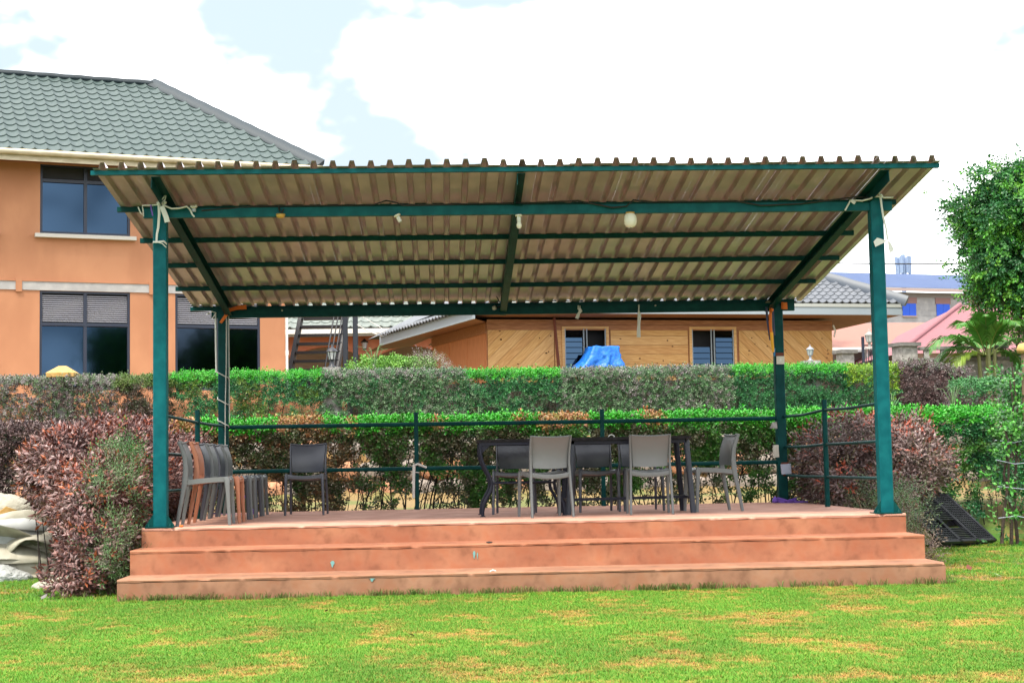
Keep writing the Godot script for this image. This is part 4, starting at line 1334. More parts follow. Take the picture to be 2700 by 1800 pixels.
func plant_hedges() -> void:
	gaps.seed = 21
	gaps.frequency = 1.0
	gaps.fractal_octaves = 3
	rng.seed = 1234
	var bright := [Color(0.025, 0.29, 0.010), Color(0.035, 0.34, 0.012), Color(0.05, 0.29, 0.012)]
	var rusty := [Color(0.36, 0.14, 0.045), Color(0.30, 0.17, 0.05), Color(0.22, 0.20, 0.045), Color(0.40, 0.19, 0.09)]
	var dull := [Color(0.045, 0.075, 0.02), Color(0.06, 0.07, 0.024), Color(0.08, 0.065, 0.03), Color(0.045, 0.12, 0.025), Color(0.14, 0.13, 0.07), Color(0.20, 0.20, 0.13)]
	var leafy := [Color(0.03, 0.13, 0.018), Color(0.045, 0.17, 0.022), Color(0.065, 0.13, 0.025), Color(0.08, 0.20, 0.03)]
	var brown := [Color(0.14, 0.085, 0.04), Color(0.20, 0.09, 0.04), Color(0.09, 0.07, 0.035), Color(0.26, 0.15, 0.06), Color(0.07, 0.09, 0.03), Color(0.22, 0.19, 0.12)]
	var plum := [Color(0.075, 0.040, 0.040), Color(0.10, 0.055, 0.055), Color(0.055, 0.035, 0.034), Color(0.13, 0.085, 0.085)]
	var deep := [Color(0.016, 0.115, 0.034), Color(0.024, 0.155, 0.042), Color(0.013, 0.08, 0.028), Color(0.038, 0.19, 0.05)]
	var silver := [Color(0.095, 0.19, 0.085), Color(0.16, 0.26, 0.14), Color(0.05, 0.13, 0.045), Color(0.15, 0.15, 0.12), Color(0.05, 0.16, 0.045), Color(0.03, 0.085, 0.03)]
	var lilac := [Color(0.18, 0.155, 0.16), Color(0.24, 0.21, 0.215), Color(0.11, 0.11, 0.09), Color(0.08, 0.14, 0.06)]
	var lime := [Color(0.14, 0.30, 0.012), Color(0.21, 0.34, 0.015), Color(0.09, 0.22, 0.015)]
	var lower := "parts of the clipped hedge right behind the platform"
	# the hedge behind the platform
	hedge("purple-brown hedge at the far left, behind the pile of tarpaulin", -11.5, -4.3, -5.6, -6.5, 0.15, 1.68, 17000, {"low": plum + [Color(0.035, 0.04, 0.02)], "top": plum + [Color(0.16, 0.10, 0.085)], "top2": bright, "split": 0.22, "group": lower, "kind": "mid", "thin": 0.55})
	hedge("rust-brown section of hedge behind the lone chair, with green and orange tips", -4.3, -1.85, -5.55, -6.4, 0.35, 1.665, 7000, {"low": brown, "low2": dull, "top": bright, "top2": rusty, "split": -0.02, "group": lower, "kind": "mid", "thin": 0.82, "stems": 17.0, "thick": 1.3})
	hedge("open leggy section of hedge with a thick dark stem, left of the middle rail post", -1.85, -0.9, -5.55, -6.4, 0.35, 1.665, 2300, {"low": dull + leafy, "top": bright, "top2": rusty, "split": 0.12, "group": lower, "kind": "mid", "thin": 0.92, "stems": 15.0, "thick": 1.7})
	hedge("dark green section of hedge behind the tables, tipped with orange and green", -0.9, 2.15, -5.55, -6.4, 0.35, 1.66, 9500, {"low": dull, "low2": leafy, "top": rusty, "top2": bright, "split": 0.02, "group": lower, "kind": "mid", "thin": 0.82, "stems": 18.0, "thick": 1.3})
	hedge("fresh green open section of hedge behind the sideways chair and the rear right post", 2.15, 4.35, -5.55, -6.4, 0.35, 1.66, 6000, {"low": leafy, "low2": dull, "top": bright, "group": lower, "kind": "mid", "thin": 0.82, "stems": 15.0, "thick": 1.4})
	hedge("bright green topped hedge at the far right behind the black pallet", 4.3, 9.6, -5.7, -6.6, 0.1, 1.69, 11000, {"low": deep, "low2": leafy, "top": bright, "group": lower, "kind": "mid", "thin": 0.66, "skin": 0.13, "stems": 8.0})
	# the hedge on the upper terrace
	var upper := "sections of the upper hedge before the buildings"
	var z := -11.3
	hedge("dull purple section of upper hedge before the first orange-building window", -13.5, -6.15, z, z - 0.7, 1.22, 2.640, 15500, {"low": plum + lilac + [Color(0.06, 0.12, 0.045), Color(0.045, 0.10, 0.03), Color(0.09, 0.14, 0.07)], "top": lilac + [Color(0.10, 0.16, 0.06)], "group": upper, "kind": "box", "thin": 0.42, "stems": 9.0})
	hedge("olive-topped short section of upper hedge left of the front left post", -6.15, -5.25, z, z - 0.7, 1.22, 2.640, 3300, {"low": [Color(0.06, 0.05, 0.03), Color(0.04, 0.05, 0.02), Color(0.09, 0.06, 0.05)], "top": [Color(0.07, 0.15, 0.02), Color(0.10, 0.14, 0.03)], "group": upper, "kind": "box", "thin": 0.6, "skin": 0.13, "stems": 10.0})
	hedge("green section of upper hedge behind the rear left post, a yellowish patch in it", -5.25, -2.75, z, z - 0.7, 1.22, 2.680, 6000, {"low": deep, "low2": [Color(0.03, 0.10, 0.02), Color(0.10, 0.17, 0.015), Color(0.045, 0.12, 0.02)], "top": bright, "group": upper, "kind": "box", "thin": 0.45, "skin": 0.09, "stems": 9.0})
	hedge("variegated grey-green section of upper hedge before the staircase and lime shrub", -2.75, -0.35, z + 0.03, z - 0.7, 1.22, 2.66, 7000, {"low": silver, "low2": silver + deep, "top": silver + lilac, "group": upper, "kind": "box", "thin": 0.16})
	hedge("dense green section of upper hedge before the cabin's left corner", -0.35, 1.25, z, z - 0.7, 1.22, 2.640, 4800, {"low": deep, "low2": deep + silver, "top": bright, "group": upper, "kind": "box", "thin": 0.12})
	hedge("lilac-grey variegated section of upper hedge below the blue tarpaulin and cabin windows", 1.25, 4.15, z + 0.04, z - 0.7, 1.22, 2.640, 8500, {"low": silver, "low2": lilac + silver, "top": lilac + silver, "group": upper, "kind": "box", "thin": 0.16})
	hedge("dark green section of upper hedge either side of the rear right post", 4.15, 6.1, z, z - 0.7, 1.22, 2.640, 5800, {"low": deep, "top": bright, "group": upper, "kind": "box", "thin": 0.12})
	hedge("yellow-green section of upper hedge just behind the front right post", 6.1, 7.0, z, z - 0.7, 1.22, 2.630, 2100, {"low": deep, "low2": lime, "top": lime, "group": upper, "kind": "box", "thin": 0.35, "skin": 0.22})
	hedge("dark purple section of upper hedge at its right end, before the boundary wall", 7.0, 8.25, z + 0.02, z - 0.8, 1.22, 2.620, 3300, {"low": plum, "top": plum + lilac, "group": upper, "kind": "box", "thin": 0.25, "crest": 0.12})
	hedge("low far right hedge, green-topped and purple in front, beyond the bright green one", 7.3, 9.6, -8.9, -9.7, 0.8, 2.22, 3600, {"low": plum + [Color(0.04, 0.07, 0.03)], "low2": deep, "top": [Color(0.03, 0.16, 0.04), Color(0.05, 0.2, 0.05)], "kind": "mid", "thin": 0.3, "skin": 0.2})
	# loose shrubs either side of the platform
	var wine := [Color(0.135, 0.050, 0.042), Color(0.19, 0.082, 0.068), Color(0.085, 0.036, 0.036), Color(0.28, 0.17, 0.165), Color(0.17, 0.095, 0.09)]
	var faded := [Color(0.13, 0.075, 0.07), Color(0.17, 0.11, 0.10), Color(0.10, 0.06, 0.055), Color(0.20, 0.135, 0.13), Color(0.11, 0.085, 0.05)]
	var sage := [Color(0.06, 0.14, 0.035), Color(0.095, 0.17, 0.055), Color(0.13, 0.13, 0.07), Color(0.05, 0.12, 0.03)]
	bush("red_leaved_shrub", "large dark red leaved shrub sprawling along the left side of the platform", "shrub", [
		[Vector3(-4.45, 1.06, -2.2), Vector3(0.66, 0.48, 1.3), wine], [Vector3(-4.35, 1.05, -4.1), Vector3(0.9, 0.56, 1.2), wine], [Vector3(-4.92, 1.12, -2.0), Vector3(0.34, 0.30, 0.5), wine], [Vector3(-4.55, 1.28, -1.3), Vector3(0.36, 0.24, 0.4), wine],
		[Vector3(-4.12, 0.80, -0.5), Vector3(0.38, 0.42, 0.6), wine, 1.2], [Vector3(-4.08, 0.42, 0.0), Vector3(0.34, 0.30, 0.42), wine, 0.7], [Vector3(-4.28, 0.62, -0.8), Vector3(0.30, 0.30, 0.4), wine, 0.8], [Vector3(-4.18, 0.16, 0.3), Vector3(0.26, 0.12, 0.3), wine, 0.7]],
		15500, "long", {"hole_scale": 3.0, "tips": [Color(0.30, 0.07, 0.02), Color(0.24, 0.05, 0.025), Color(0.19, 0.06, 0.045)], "keep_x": [-3.70, -1.0], "holes": -0.22, "stems": 9, "rise": 0.35})
	bush("green_shrub", "wispy grey-green shrub between the red leaved shrub and the front left post", "shrub", [
		[Vector3(-3.98, 0.86, -0.35), Vector3(0.30, 0.50, 0.55), sage], [Vector3(-4.03, 1.10, -0.9), Vector3(0.30, 0.36, 0.4), [Color(0.035, 0.16, 0.025), Color(0.05, 0.13, 0.03), Color(0.05, 0.2, 0.02)]], [Vector3(-3.90, 0.36, 0.1), Vector3(0.26, 0.34, 0.5), sage + [Color(0.07, 0.06, 0.04)]]],
		3600, "fine", {"keep_x": [-3.70, -1.0], "holes": -0.15, "hole_scale": 3.5, "shell": 0.4, "stems": 26, "wood": M.pale_twig, "twig": 0.005, "rise": 0.9})
	bush("red_leaved_shrub", "faded purple leaved shrub outside the right railing", "shrub", [
		[Vector3(4.35, 1.06, -4.3), Vector3(0.74, 0.52, 1.0), faded], [Vector3(4.70, 1.0, -3.7), Vector3(0.52, 0.36, 0.7), faded], [Vector3(4.40, 0.76, -3.1), Vector3(0.26, 0.22, 0.4), faded, 0.6], [Vector3(5.05, 1.24, -4.6), Vector3(0.34, 0.32, 0.6), faded], [Vector3(3.95, 0.75, -3.9), Vector3(0.26, 0.5, 0.8), faded, 0.5]],
		8000, "long", {"tips": [Color(0.30, 0.06, 0.03), Color(0.22, 0.09, 0.07)], "hole_scale": 3.0, "keep_x": [3.70, 1.0], "holes": -0.2, "stems": 10, "rise": 0.2, "wood": M.pale_twig})
	bush("green_shrub", "wispy green shrub beside the front right post, under the purple one", "shrub", [
		[Vector3(3.98, 0.62, -1.9), Vector3(0.28, 0.30, 1.1), sage], [Vector3(3.98, 0.55, -0.9), Vector3(0.2, 0.26, 0.4), sage], [Vector3(3.94, 0.25, -1.5), Vector3(0.18, 0.22, 0.5), sage]],
		1100, "fine", {"keep_x": [3.70, 1.0], "holes": -0.12, "hole_scale": 3.5, "shell": 0.45, "stems": 22, "wood": M.pale_twig, "twig": 0.005, "rise": 0.9})
	bush("dry_shrub", "dry brown twigs of a dying shrub between the steps and the black pallet", "shrub", [
		[Vector3(3.98, 0.32, -1.3), Vector3(0.17, 0.28, 0.4), [Color(0.22, 0.15, 0.11), Color(0.15, 0.09, 0.08), Color(0.12, 0.10, 0.06)]], [Vector3(4.08, 0.16, -0.9), Vector3(0.15, 0.15, 0.25), [Color(0.24, 0.17, 0.12), Color(0.16, 0.10, 0.08)]]],
		420, "fine", {"keep_x": [3.70, 1.0], "holes": -0.2, "stems": 34, "wood": M.pale_twig, "twig": 0.0045, "rise": 0.6})
	# shrubs on the terrace in front of the cabin
	bush("lime_shrub", "lime green shrub standing behind the upper hedge, left of the cabin", "shrub", [
		[Vector3(-1.75, 2.76, -13.6), Vector3(0.62, 0.30, 0.4), [Color(0.12, 0.30, 0.03), Color(0.16, 0.34, 0.05), Color(0.09, 0.24, 0.02)]], [Vector3(-1.2, 2.74, -13.8), Vector3(0.3, 0.3, 0.4), [Color(0.12, 0.24, 0.05), Color(0.16, 0.2, 0.09)]]],
		3000, "mid", {"y0": 2.0, "floor": 2.1, "stems": 10})
	bush("lilac_shrub", "twiggy shrub with lilac flower heads at the cabin's left wall", "shrub", [
		[Vector3(-1.02, 2.82, -14.2), Vector3(0.42, 0.34, 0.4), [Color(0.22, 0.2, 0.13), Color(0.30, 0.24, 0.26), Color(0.12, 0.17, 0.06)]]],
		700, "fine", {"y0": 2.0, "floor": 2.1, "stems": 24, "wood": M.pale_twig, "twig": 0.006})
	# spiky tufts
	for s in [[Vector3(-1.95, 2.75, -13.0), 0.6, 14, "tuft of arching pale green blades above the upper hedge beside the lime shrub"], [Vector3(-0.29, 1.70, -6.3), 0.26, 5, "single arching grass blades standing out of the hedge before the middle rail post"], [Vector3(5.5, 1.72, -6.6), 0.36, 6, "upright pale leaf blades behind the hedge right of the front right post"], [Vector3(6.55, 1.75, -7.2), 0.42, 7, "pale spiky leaf blades behind the far right hedge"]]:
		var mb := MB.new()
		for k in s[2]:
			var a = k * GOLD
			var lean: float = rng.randf_range(0.15, 0.6) * s[1]
			var l: float = s[1] * rng.randf_range(0.6, 1.0)
			ribbon(mb, [Vector3.ZERO, Vector3(cos(a) * lean * 0.2, l * 0.5, sin(a) * lean * 0.2), Vector3(cos(a) * lean * 0.6, l * 0.92, sin(a) * lean * 0.6), Vector3(cos(a) * lean, l * 0.95, sin(a) * lean)], 0.022, Vector3.ZERO, 0.15)
		mb.tint = Color.WHITE
		var o := put("spiky_plant", mb, plain(0.13, 0.24, 0.09, 0.5))
		o.position = s[0]
		tag(o, s[3], "plant")


func plant_trees() -> void:
	rng.seed = 4321
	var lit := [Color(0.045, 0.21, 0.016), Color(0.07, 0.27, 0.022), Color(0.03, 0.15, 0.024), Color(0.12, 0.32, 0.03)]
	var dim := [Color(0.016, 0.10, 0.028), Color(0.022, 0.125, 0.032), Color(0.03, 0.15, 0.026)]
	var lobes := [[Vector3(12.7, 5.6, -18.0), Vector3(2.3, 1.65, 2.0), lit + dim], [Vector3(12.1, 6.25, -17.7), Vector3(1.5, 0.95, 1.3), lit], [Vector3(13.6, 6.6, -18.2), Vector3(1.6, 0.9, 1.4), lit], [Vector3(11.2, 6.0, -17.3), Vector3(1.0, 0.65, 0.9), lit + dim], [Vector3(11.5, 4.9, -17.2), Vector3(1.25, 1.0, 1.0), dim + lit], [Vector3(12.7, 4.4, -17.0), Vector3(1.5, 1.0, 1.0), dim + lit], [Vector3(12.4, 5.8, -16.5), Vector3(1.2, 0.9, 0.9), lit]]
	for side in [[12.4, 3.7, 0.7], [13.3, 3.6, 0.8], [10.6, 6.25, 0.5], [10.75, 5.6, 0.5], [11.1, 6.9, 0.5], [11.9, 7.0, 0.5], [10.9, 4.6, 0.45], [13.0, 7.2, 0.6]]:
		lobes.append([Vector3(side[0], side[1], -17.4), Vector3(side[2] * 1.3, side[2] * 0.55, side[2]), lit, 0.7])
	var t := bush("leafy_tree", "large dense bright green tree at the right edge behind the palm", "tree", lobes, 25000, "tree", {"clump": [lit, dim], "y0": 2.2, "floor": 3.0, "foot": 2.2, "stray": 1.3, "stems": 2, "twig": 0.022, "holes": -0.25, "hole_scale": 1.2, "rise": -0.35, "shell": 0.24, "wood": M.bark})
	var mb := MB.new()
	mb.tube([Vector3(0, -0.3, 0), Vector3(0.1, 1.0, 0), Vector3(-0.1, 2.2, 0.1), Vector3(0.1, 3.6, 0)], 0.24, 9, 0.1)
	for l in [[Vector3(-1.3, 4.2, 0.4)], [Vector3(1.2, 4.6, -0.2)], [Vector3(-0.6, 4.8, 0.6)], [Vector3(0.6, 3.0, 1.0)]]:
		mb.tube([Vector3(-0.05, 1.7, 0.05), l[0] * 0.6 + Vector3(0, 0.5, 0), l[0]], 0.10, 7, 0.03)
	put("trunk", mb, M.bark, t)
	# trees behind the photographer, which the dark panes of the orange building mirror
	for s in [[Vector3(20.0, 0, 28.5), "leafy tree behind the photographer, mirrored in the first ground floor window of the orange building", Vector3(1.0, 1.75, 1.0)], [Vector3(25.0, 0, 26.0), "leafy tree behind the photographer, mirrored in the second ground floor window of the orange building", Vector3(1.7, 1.75, 1.7)]]:
		var o := t.duplicate()
		o.name = numbered("leafy_tree")
		add_child(o, true)
		o.position = s[0]
		o.rotation.y = 2.0 + s[0].x
		o.scale = s[2]
		tag(o, s[1], "tree")
	bush("small_tree", "small yellowish tree between the cabin roof and the distant blue roof", "tree", [
		[Vector3(13.6, 7.0, -45.0), Vector3(1.0, 0.9, 1.0), [Color(0.15, 0.17, 0.06), Color(0.10, 0.15, 0.07), Color(0.24, 0.20, 0.05)]], [Vector3(13.1, 5.9, -45.0), Vector3(0.9, 1.0, 1.0), [Color(0.08, 0.13, 0.06), Color(0.12, 0.15, 0.07)]]],
		1100, "tree", {"y0": 3.0, "floor": 3.2, "foot": 3.0, "stems": 8, "twig": 0.05, "wood": M.bark, "holes": -0.1})
	# areca palm
	var p := thing("palm", "young feathery palm in front of the big tree, behind the upper hedge's right end", "palm", Vector3(9.55, 2.0, -14.2))
	p.scale = Vector3.ONE * 1.02
	mb = MB.new()
	for k in 4:
		var a := k * 1.7
		mb.tube([Vector3(cos(a) * 0.12, 0, sin(a) * 0.12), Vector3(cos(a) * 0.13, 0.6, sin(a) * 0.13), Vector3(cos(a) * 0.15, 1.1, sin(a) * 0.15)], 0.05, 7, 0.03)
	put("stem", mb, plain(0.16, 0.17, 0.06, 0.6), p)
	var specs := [[3.0, 1.35, 0.8], [2.45, 1.25, 1.25], [1.9, 1.2, 1.55], [0.5, 1.3, 1.2], [0.0, 1.3, 0.75], [3.6, 1.0, 0.55], [4.4, 1.1, 1.0], [5.3, 1.2, 0.9], [2.8, 1.0, 0.25], [1.2, 1.2, 1.3], [5.9, 1.0, 0.4], [4.9, 0.9, 0.35]]
	for i in specs.size():
		var az: float = specs[i][0]
		var len: float = specs[i][1]
		var el: float = specs[i][2]
		var out := Vector3(cos(az), 0, sin(az))
		var spine := []
		var pos := Vector3(0, 1.0, 0) + out * 0.08
		var e := el
		for k in 9:
			spine.append(pos)
			pos += (out * cos(e) + Vector3.UP * sin(e)) * len / 8.0
			e -= 0.15 + 0.045 * k
		mb = MB.new()
		mb.tint = Color(0.16, 0.20, 0.05)
		mb.tube(spine, 0.013, 5, 0.004)
		var across := out.cross(Vector3.UP)
		for k in range(9, 70):
			var u := k / 70.0 * 8.0
			var q: Vector3 = spine[int(u)].lerp(spine[mini(int(u) + 1, 8)], u - int(u))
			var fwd: Vector3 = (spine[mini(int(u) + 1, 8)] - spine[int(u)]).normalized() if int(u) < 8 else out
			for s in [-1.0, 1.0]:
				var l := 0.50 * sin(PI * clampf(0.12 + k / 78.0, 0, 1)) * rng.randf_range(0.85, 1.1)
				var d: Vector3 = (across * s * 0.8 + fwd * 0.75 + Vector3.UP * 0.15).normalized()
				var tip: Vector3 = q + d * l + Vector3.DOWN * l * 0.45
				var mid: Vector3 = q + d * l * 0.55 + Vector3.DOWN * l * 0.06
				var w := fwd * 0.009
				mb.tint = Color(0.05, 0.165, 0.022) * rng.randf_range(0.7, 1.4)
				if i == 8: mb.tint = Color(0.16, 0.24, 0.03)
				mb.quad(q - w, q + w, mid + w * 1.3, mid - w * 1.3)
				mb.tri(mid - w * 1.3, mid + w * 1.3, tip)
		put("frond", mb, M.palm, p)
	# climber and post at the right edge
	var s2 := thing("climbing_shrub", "leggy broad-leaved shrub with bare grey stems at the right edge", "shrub", Vector3(6.35, 0.0, -4.55))
	mb = MB.new()
	var stems := [[Vector3(0, 0, 0), Vector3(0.02, 0.45, 0), Vector3(-0.06, 0.9, 0), Vector3(0.04, 1.35, 0.02), Vector3(0.10, 1.75, 0), Vector3(0.06, 2.15, 0)], [Vector3(-0.14, 0.03, 0.05), Vector3(-0.10, 0.4, 0.05), Vector3(-0.02, 0.8, 0.05), Vector3(0.0, 1.25, 0.05), Vector3(-0.06, 1.6, 0.05)], [Vector3(0.10, 0, -0.05), Vector3(0.08, 0.5, -0.05), Vector3(0.12, 1.0, -0.05), Vector3(0.18, 1.6, -0.05), Vector3(0.10, 2.3, 0)]]
	for st in stems: mb.tube(st, 0.024, 7, 0.010)
	put("stem", mb, M.bark, s2)
	var place: Array[Transform3D] = []
	var tints := PackedColorArray()
	for i in 210:
		var st: Array = stems[i % 3]
		var u := rng.randf_range(0.0, 1.0)
		if rng.randf() < 0.55: u = rng.randf_range(0.62, 1.0)
		var f := u * (st.size() - 1)
		var q: Vector3 = st[int(f)].lerp(st[mini(int(f) + 1, st.size() - 1)], f - int(f))
		var d := Vector3(rng.randfn(), rng.randfn() * 0.5 + 0.2, rng.randfn()).normalized()
		place.append(Transform3D(facing(d + Vector3.UP * 0.2, rng.randf_range(0.6, 1.0)), q + d * rng.randf_range(0.03, 0.2)))
		tints.append(pick([Color(0.06, 0.26, 0.03), Color(0.04, 0.18, 0.03), Color(0.10, 0.32, 0.05), Color(0.05, 0.14, 0.05)]))
	scatter("foliage", sprig("broad"), M.leaf, place, tints, s2)
	var w := thing("wooden_post", "weathered wooden fence post with an ochre knob at the right edge", "post", Vector3(6.60, 0, -4.5))
	mb = MB.new()
	mb.tube([Vector3(0, -0.1, 0), Vector3(0.02, 0.9, 0), Vector3(0.0, 1.8, 0), Vector3(0.01, 2.42, 0)], 0.055, 9, 0.05)
	put("shaft", mb, M.pale_twig, w)
	mb = MB.new()
	mb.lathe([Vector2(0.0, 2.40), Vector2(0.085, 2.42), Vector2(0.095, 2.47), Vector2(0.07, 2.53), Vector2(0, 2.55)], Vector3.ZERO, 12)
	put("knob", mb, M.ochre, w)
	for k in 4:
		mb = MB.new()
		var y: float = [0.35, 0.72, 1.05, 1.32][k]
		var pts := []
		for i in 12:
			pts.append(Vector3(6.15 + i * 0.25, y + 0.03 * sin(i * 2.1 + k) - 0.02 * i * 0.2, -4.45 + 0.03 * cos(i * 1.7)))
		mb.tube(pts, 0.005, 5)
		tag(put("fence_wire", mb, M.box_grey), "sagging grey fence wire at the right edge, " + ["lowest of four, near the grass", "second from the ground", "third from the ground", "topmost of four"][k], "wire", "fence wires at the right edge")


# ---------------------------------------------------------------- things lying about
func build_tarps() -> void:
	var f := FastNoiseLite.new()
	f.seed = 31
	f.frequency = 1.5
	f.noise_type = FastNoiseLite.TYPE_CELLULAR
	f.cellular_return_type = FastNoiseLite.RETURN_DISTANCE
	f.fractal_type = FastNoiseLite.FRACTAL_NONE
	f.domain_warp_enabled = true
	f.domain_warp_amplitude = 0.35
	f.domain_warp_frequency = 1.3
	var lump := func(center: Vector3, size: Vector3, seed_: int, crease: float) -> MB:
		# cloth thrown in a heap: sharp folds run over a low mound
		var mb := MB.new()
		var rows := []
		for i in 91:
			var v := i / 90.0
			var row := PackedVector3Array()
			for j in 150:
				var a := -TAU * j / 150.0
				var el := v * PI * 0.5
				var d := Vector3(cos(a) * cos(el), sin(el), sin(a) * cos(el))
				# squarish footprint
				var p := Vector3(signf(d.x) * pow(absf(d.x), 0.75), pow(d.y, 0.8), signf(d.z) * pow(absf(d.z), 0.75)) * size
				var q := d * 1.1 * Vector3(size.x, size.y * 1.5, size.z) + Vector3(seed_ * 3.7, seed_ * 1.3, 0)
				q += Vector3(q.y, 0, 0) * 0.5
				var n1 := f.get_noise_3d(q.x * 0.95 + q.y * 0.6, q.y * 1.15 - q.x * 0.3, q.z * 0.9)
				var n2 := f.get_noise_3d(q.x * 2.0 - q.y * 1.2 + 5.0, q.y * 1.7 + q.x * 0.7, q.z * 1.8)
				p += d * crease * (-n1 * 1.0 - n2 * 0.42 - 0.55)
				if i == 0: p.y = -0.02
				p.y = maxf(p.y, -0.02)
				row.append(center + p)
			rows.append(row)
		mb.grid(rows, true)
		return mb
	var t := thing("tarpaulin_heap", "big heap of crumpled cream tarpaulin on the grass at the left edge", "tarpaulin", Vector3(-5.75, 0, -2.7))
	put("heap", lump.call(Vector3(0.0, 0, -0.1), Vector3(0.95, 0.60, 0.55), 1, 0.12), M.cream_tarp, t)
	var r := RandomNumberGenerator.new()
	r.seed = 8
	# long folds of cloth laid over and into one another
	for k in 13:
		var y: float = [0.10, 0.16, 0.24, 0.30, 0.36, 0.44, 0.50, 0.56, 0.62, 0.66, 0.72, 0.20, 0.40][k]
		var left := -1.0 + 0.2 * r.randf()
		var right := 1.12 - 0.55 * y + 0.1 * r.randfn()
		if k == 11: right = 0.2
		if k == 12: left = 0.0
		var tilt := r.randf_range(-0.20, 0.20) + (0.10 if k % 3 == 0 else -0.06)
		var pts := []
		var sc := []
		for i in 15:
			var u := i / 14.0
			var x := lerpf(left, right, u)
			var yy := y + tilt * (u - 0.5) + 0.05 * sin(u * 7.0 + k * 1.9) - 0.20 * pow(u, 4.0)
			var zz := 0.68 - 0.62 * y + 0.07 * sin(u * 5.0 + k * 2.3) - 0.35 * pow(absf(2.0 * u - 1.0), 2.5)
			pts.append(Vector3(x, maxf(yy, 0.04), zz))
			sc.append(Vector2(0.7 + 0.5 * sin(u * 4.3 + k), 0.55 + 0.45 * sin(u * 6.1 + k * 2.7)) * (0.35 + 0.65 * sin(PI * clampf(u * 0.9 + 0.08, 0, 1))))
		var mb0 := MB.new()
		# a drooping lip: round above, sharp below
		var prof := PackedVector2Array([Vector2(0.30, 0.0), Vector2(0.20, 0.085), Vector2(0.05, 0.125), Vector2(-0.08, 0.11), Vector2(-0.20, 0.02), Vector2(-0.245, -0.10), Vector2(-0.20, -0.12), Vector2(-0.12, -0.06), Vector2(0.05, -0.05)])
		mb0.sweep(pts, prof, sc, Vector3(0, 0.25 * r.randfn(), -1).normalized())
		put("fold", mb0, M.white_tarp if k in [3, 6, 10] else M.cream_tarp, t)
	var t2 := thing("tarpaulin_fold", "flat bluish white fold of tarpaulin in front of the cream heap", "tarpaulin", Vector3(-5.72, 0, -2.02))
	put("fold", lump.call(Vector3(0, 0, 0), Vector3(0.52, 0.14, 0.24), 13, 0.10), M.white_tarp, t2)
	var t3 := thing("stuffed_sack", "round cream sack with an ochre stain on top of the tarpaulin heap", "sack", Vector3(-5.85, 0.62, -2.75))
	put("bag", lump.call(Vector3(0, 0, 0), Vector3(0.50, 0.27, 0.34), 17, 0.05), M.cream_tarp, t3)
	var mb := MB.new()
	mb.sweep([Vector3(0.42, 0.02, 0.20), Vector3(0.36, 0.07, 0.285), Vector3(0.28, 0.10, 0.33), Vector3(0.20, 0.06, 0.37)], round_bar(0.09, 0.012), [Vector2(0.5, 1), Vector2(1, 1), Vector2(1.2, 1), Vector2(0.6, 1)], Vector3.UP)
	put("stain", mb, M.ochre, t3)
	var t4 := thing("tarpaulin_fold", "loose cream corner of tarpaulin on the grass under the red leaved shrub", "tarpaulin", Vector3(-4.35, 0, -0.9))
	put("fold", lump.call(Vector3(0, 0, 0), Vector3(0.55, 0.10, 0.3), 19, 0.06), M.cream_tarp, t4)
	mb = MB.new()
	mb.tube([Vector3(-5.55, 0.62, -2.7), Vector3(-5.25, 0.72, -2.65), Vector3(-4.9, 0.83, -2.6)], 0.03, 8, 0.024)
	tag(put("wooden_pole", mb, M.bark), "grey brown wooden pole sticking out from the sack into the red leaved shrub", "pole")
	# dead leaves and litter on the grass
	var leaf := MB.new()
	leaf.tint = Color.WHITE
	leaf.quad(Vector3(-0.03, 0.004, 0), Vector3(0, 0.012, 0.016), Vector3(0.04, 0.02, 0), Vector3(0, 0.01, -0.018))
	var k := 0
	for p in [[-4.15, 0.9, 1.5, "dark curled dead leaf on the grass, larger of those before the red leaved shrub"], [-4.4, 0.72, 1.0, "grey dead leaf on the grass left of the larger dark one"], [-4.62, 1.5, 0.7, "tiny pale petal on the grass at the left"], [-1.05, 4.55, 0.6, "small dark dead leaf lying alone in the middle of the lawn"], [-1.75, 2.6, 0.5, "dark twig scrap on the lawn right of the lone leaf"], [3.9, 0.0, 1.3, "reddish dead leaf fallen beside the lowest step at the right"], [4.4, -0.4, 1.2, "purplish dead leaf on the grass near the dry shrub"], [4.35, 0.55, 0.9, "white paper scrap on the grass right of the steps"]]:
		var o := put("dead_leaf", leaf, M.white if p[3].begins_with("white") or p[3].begins_with("tiny") else (M.concrete_dark if p[3].begins_with("grey") else M.rust))
		o.position = Vector3(p[0], 0.012, p[1])
		o.rotation = Vector3(0.1, k * 1.3, 0.2)
		o.scale = Vector3.ONE * p[2] * 1.6
		tag(o, p[3], "litter" if k in [2, 4, 7] else "leaf")
		k += 1


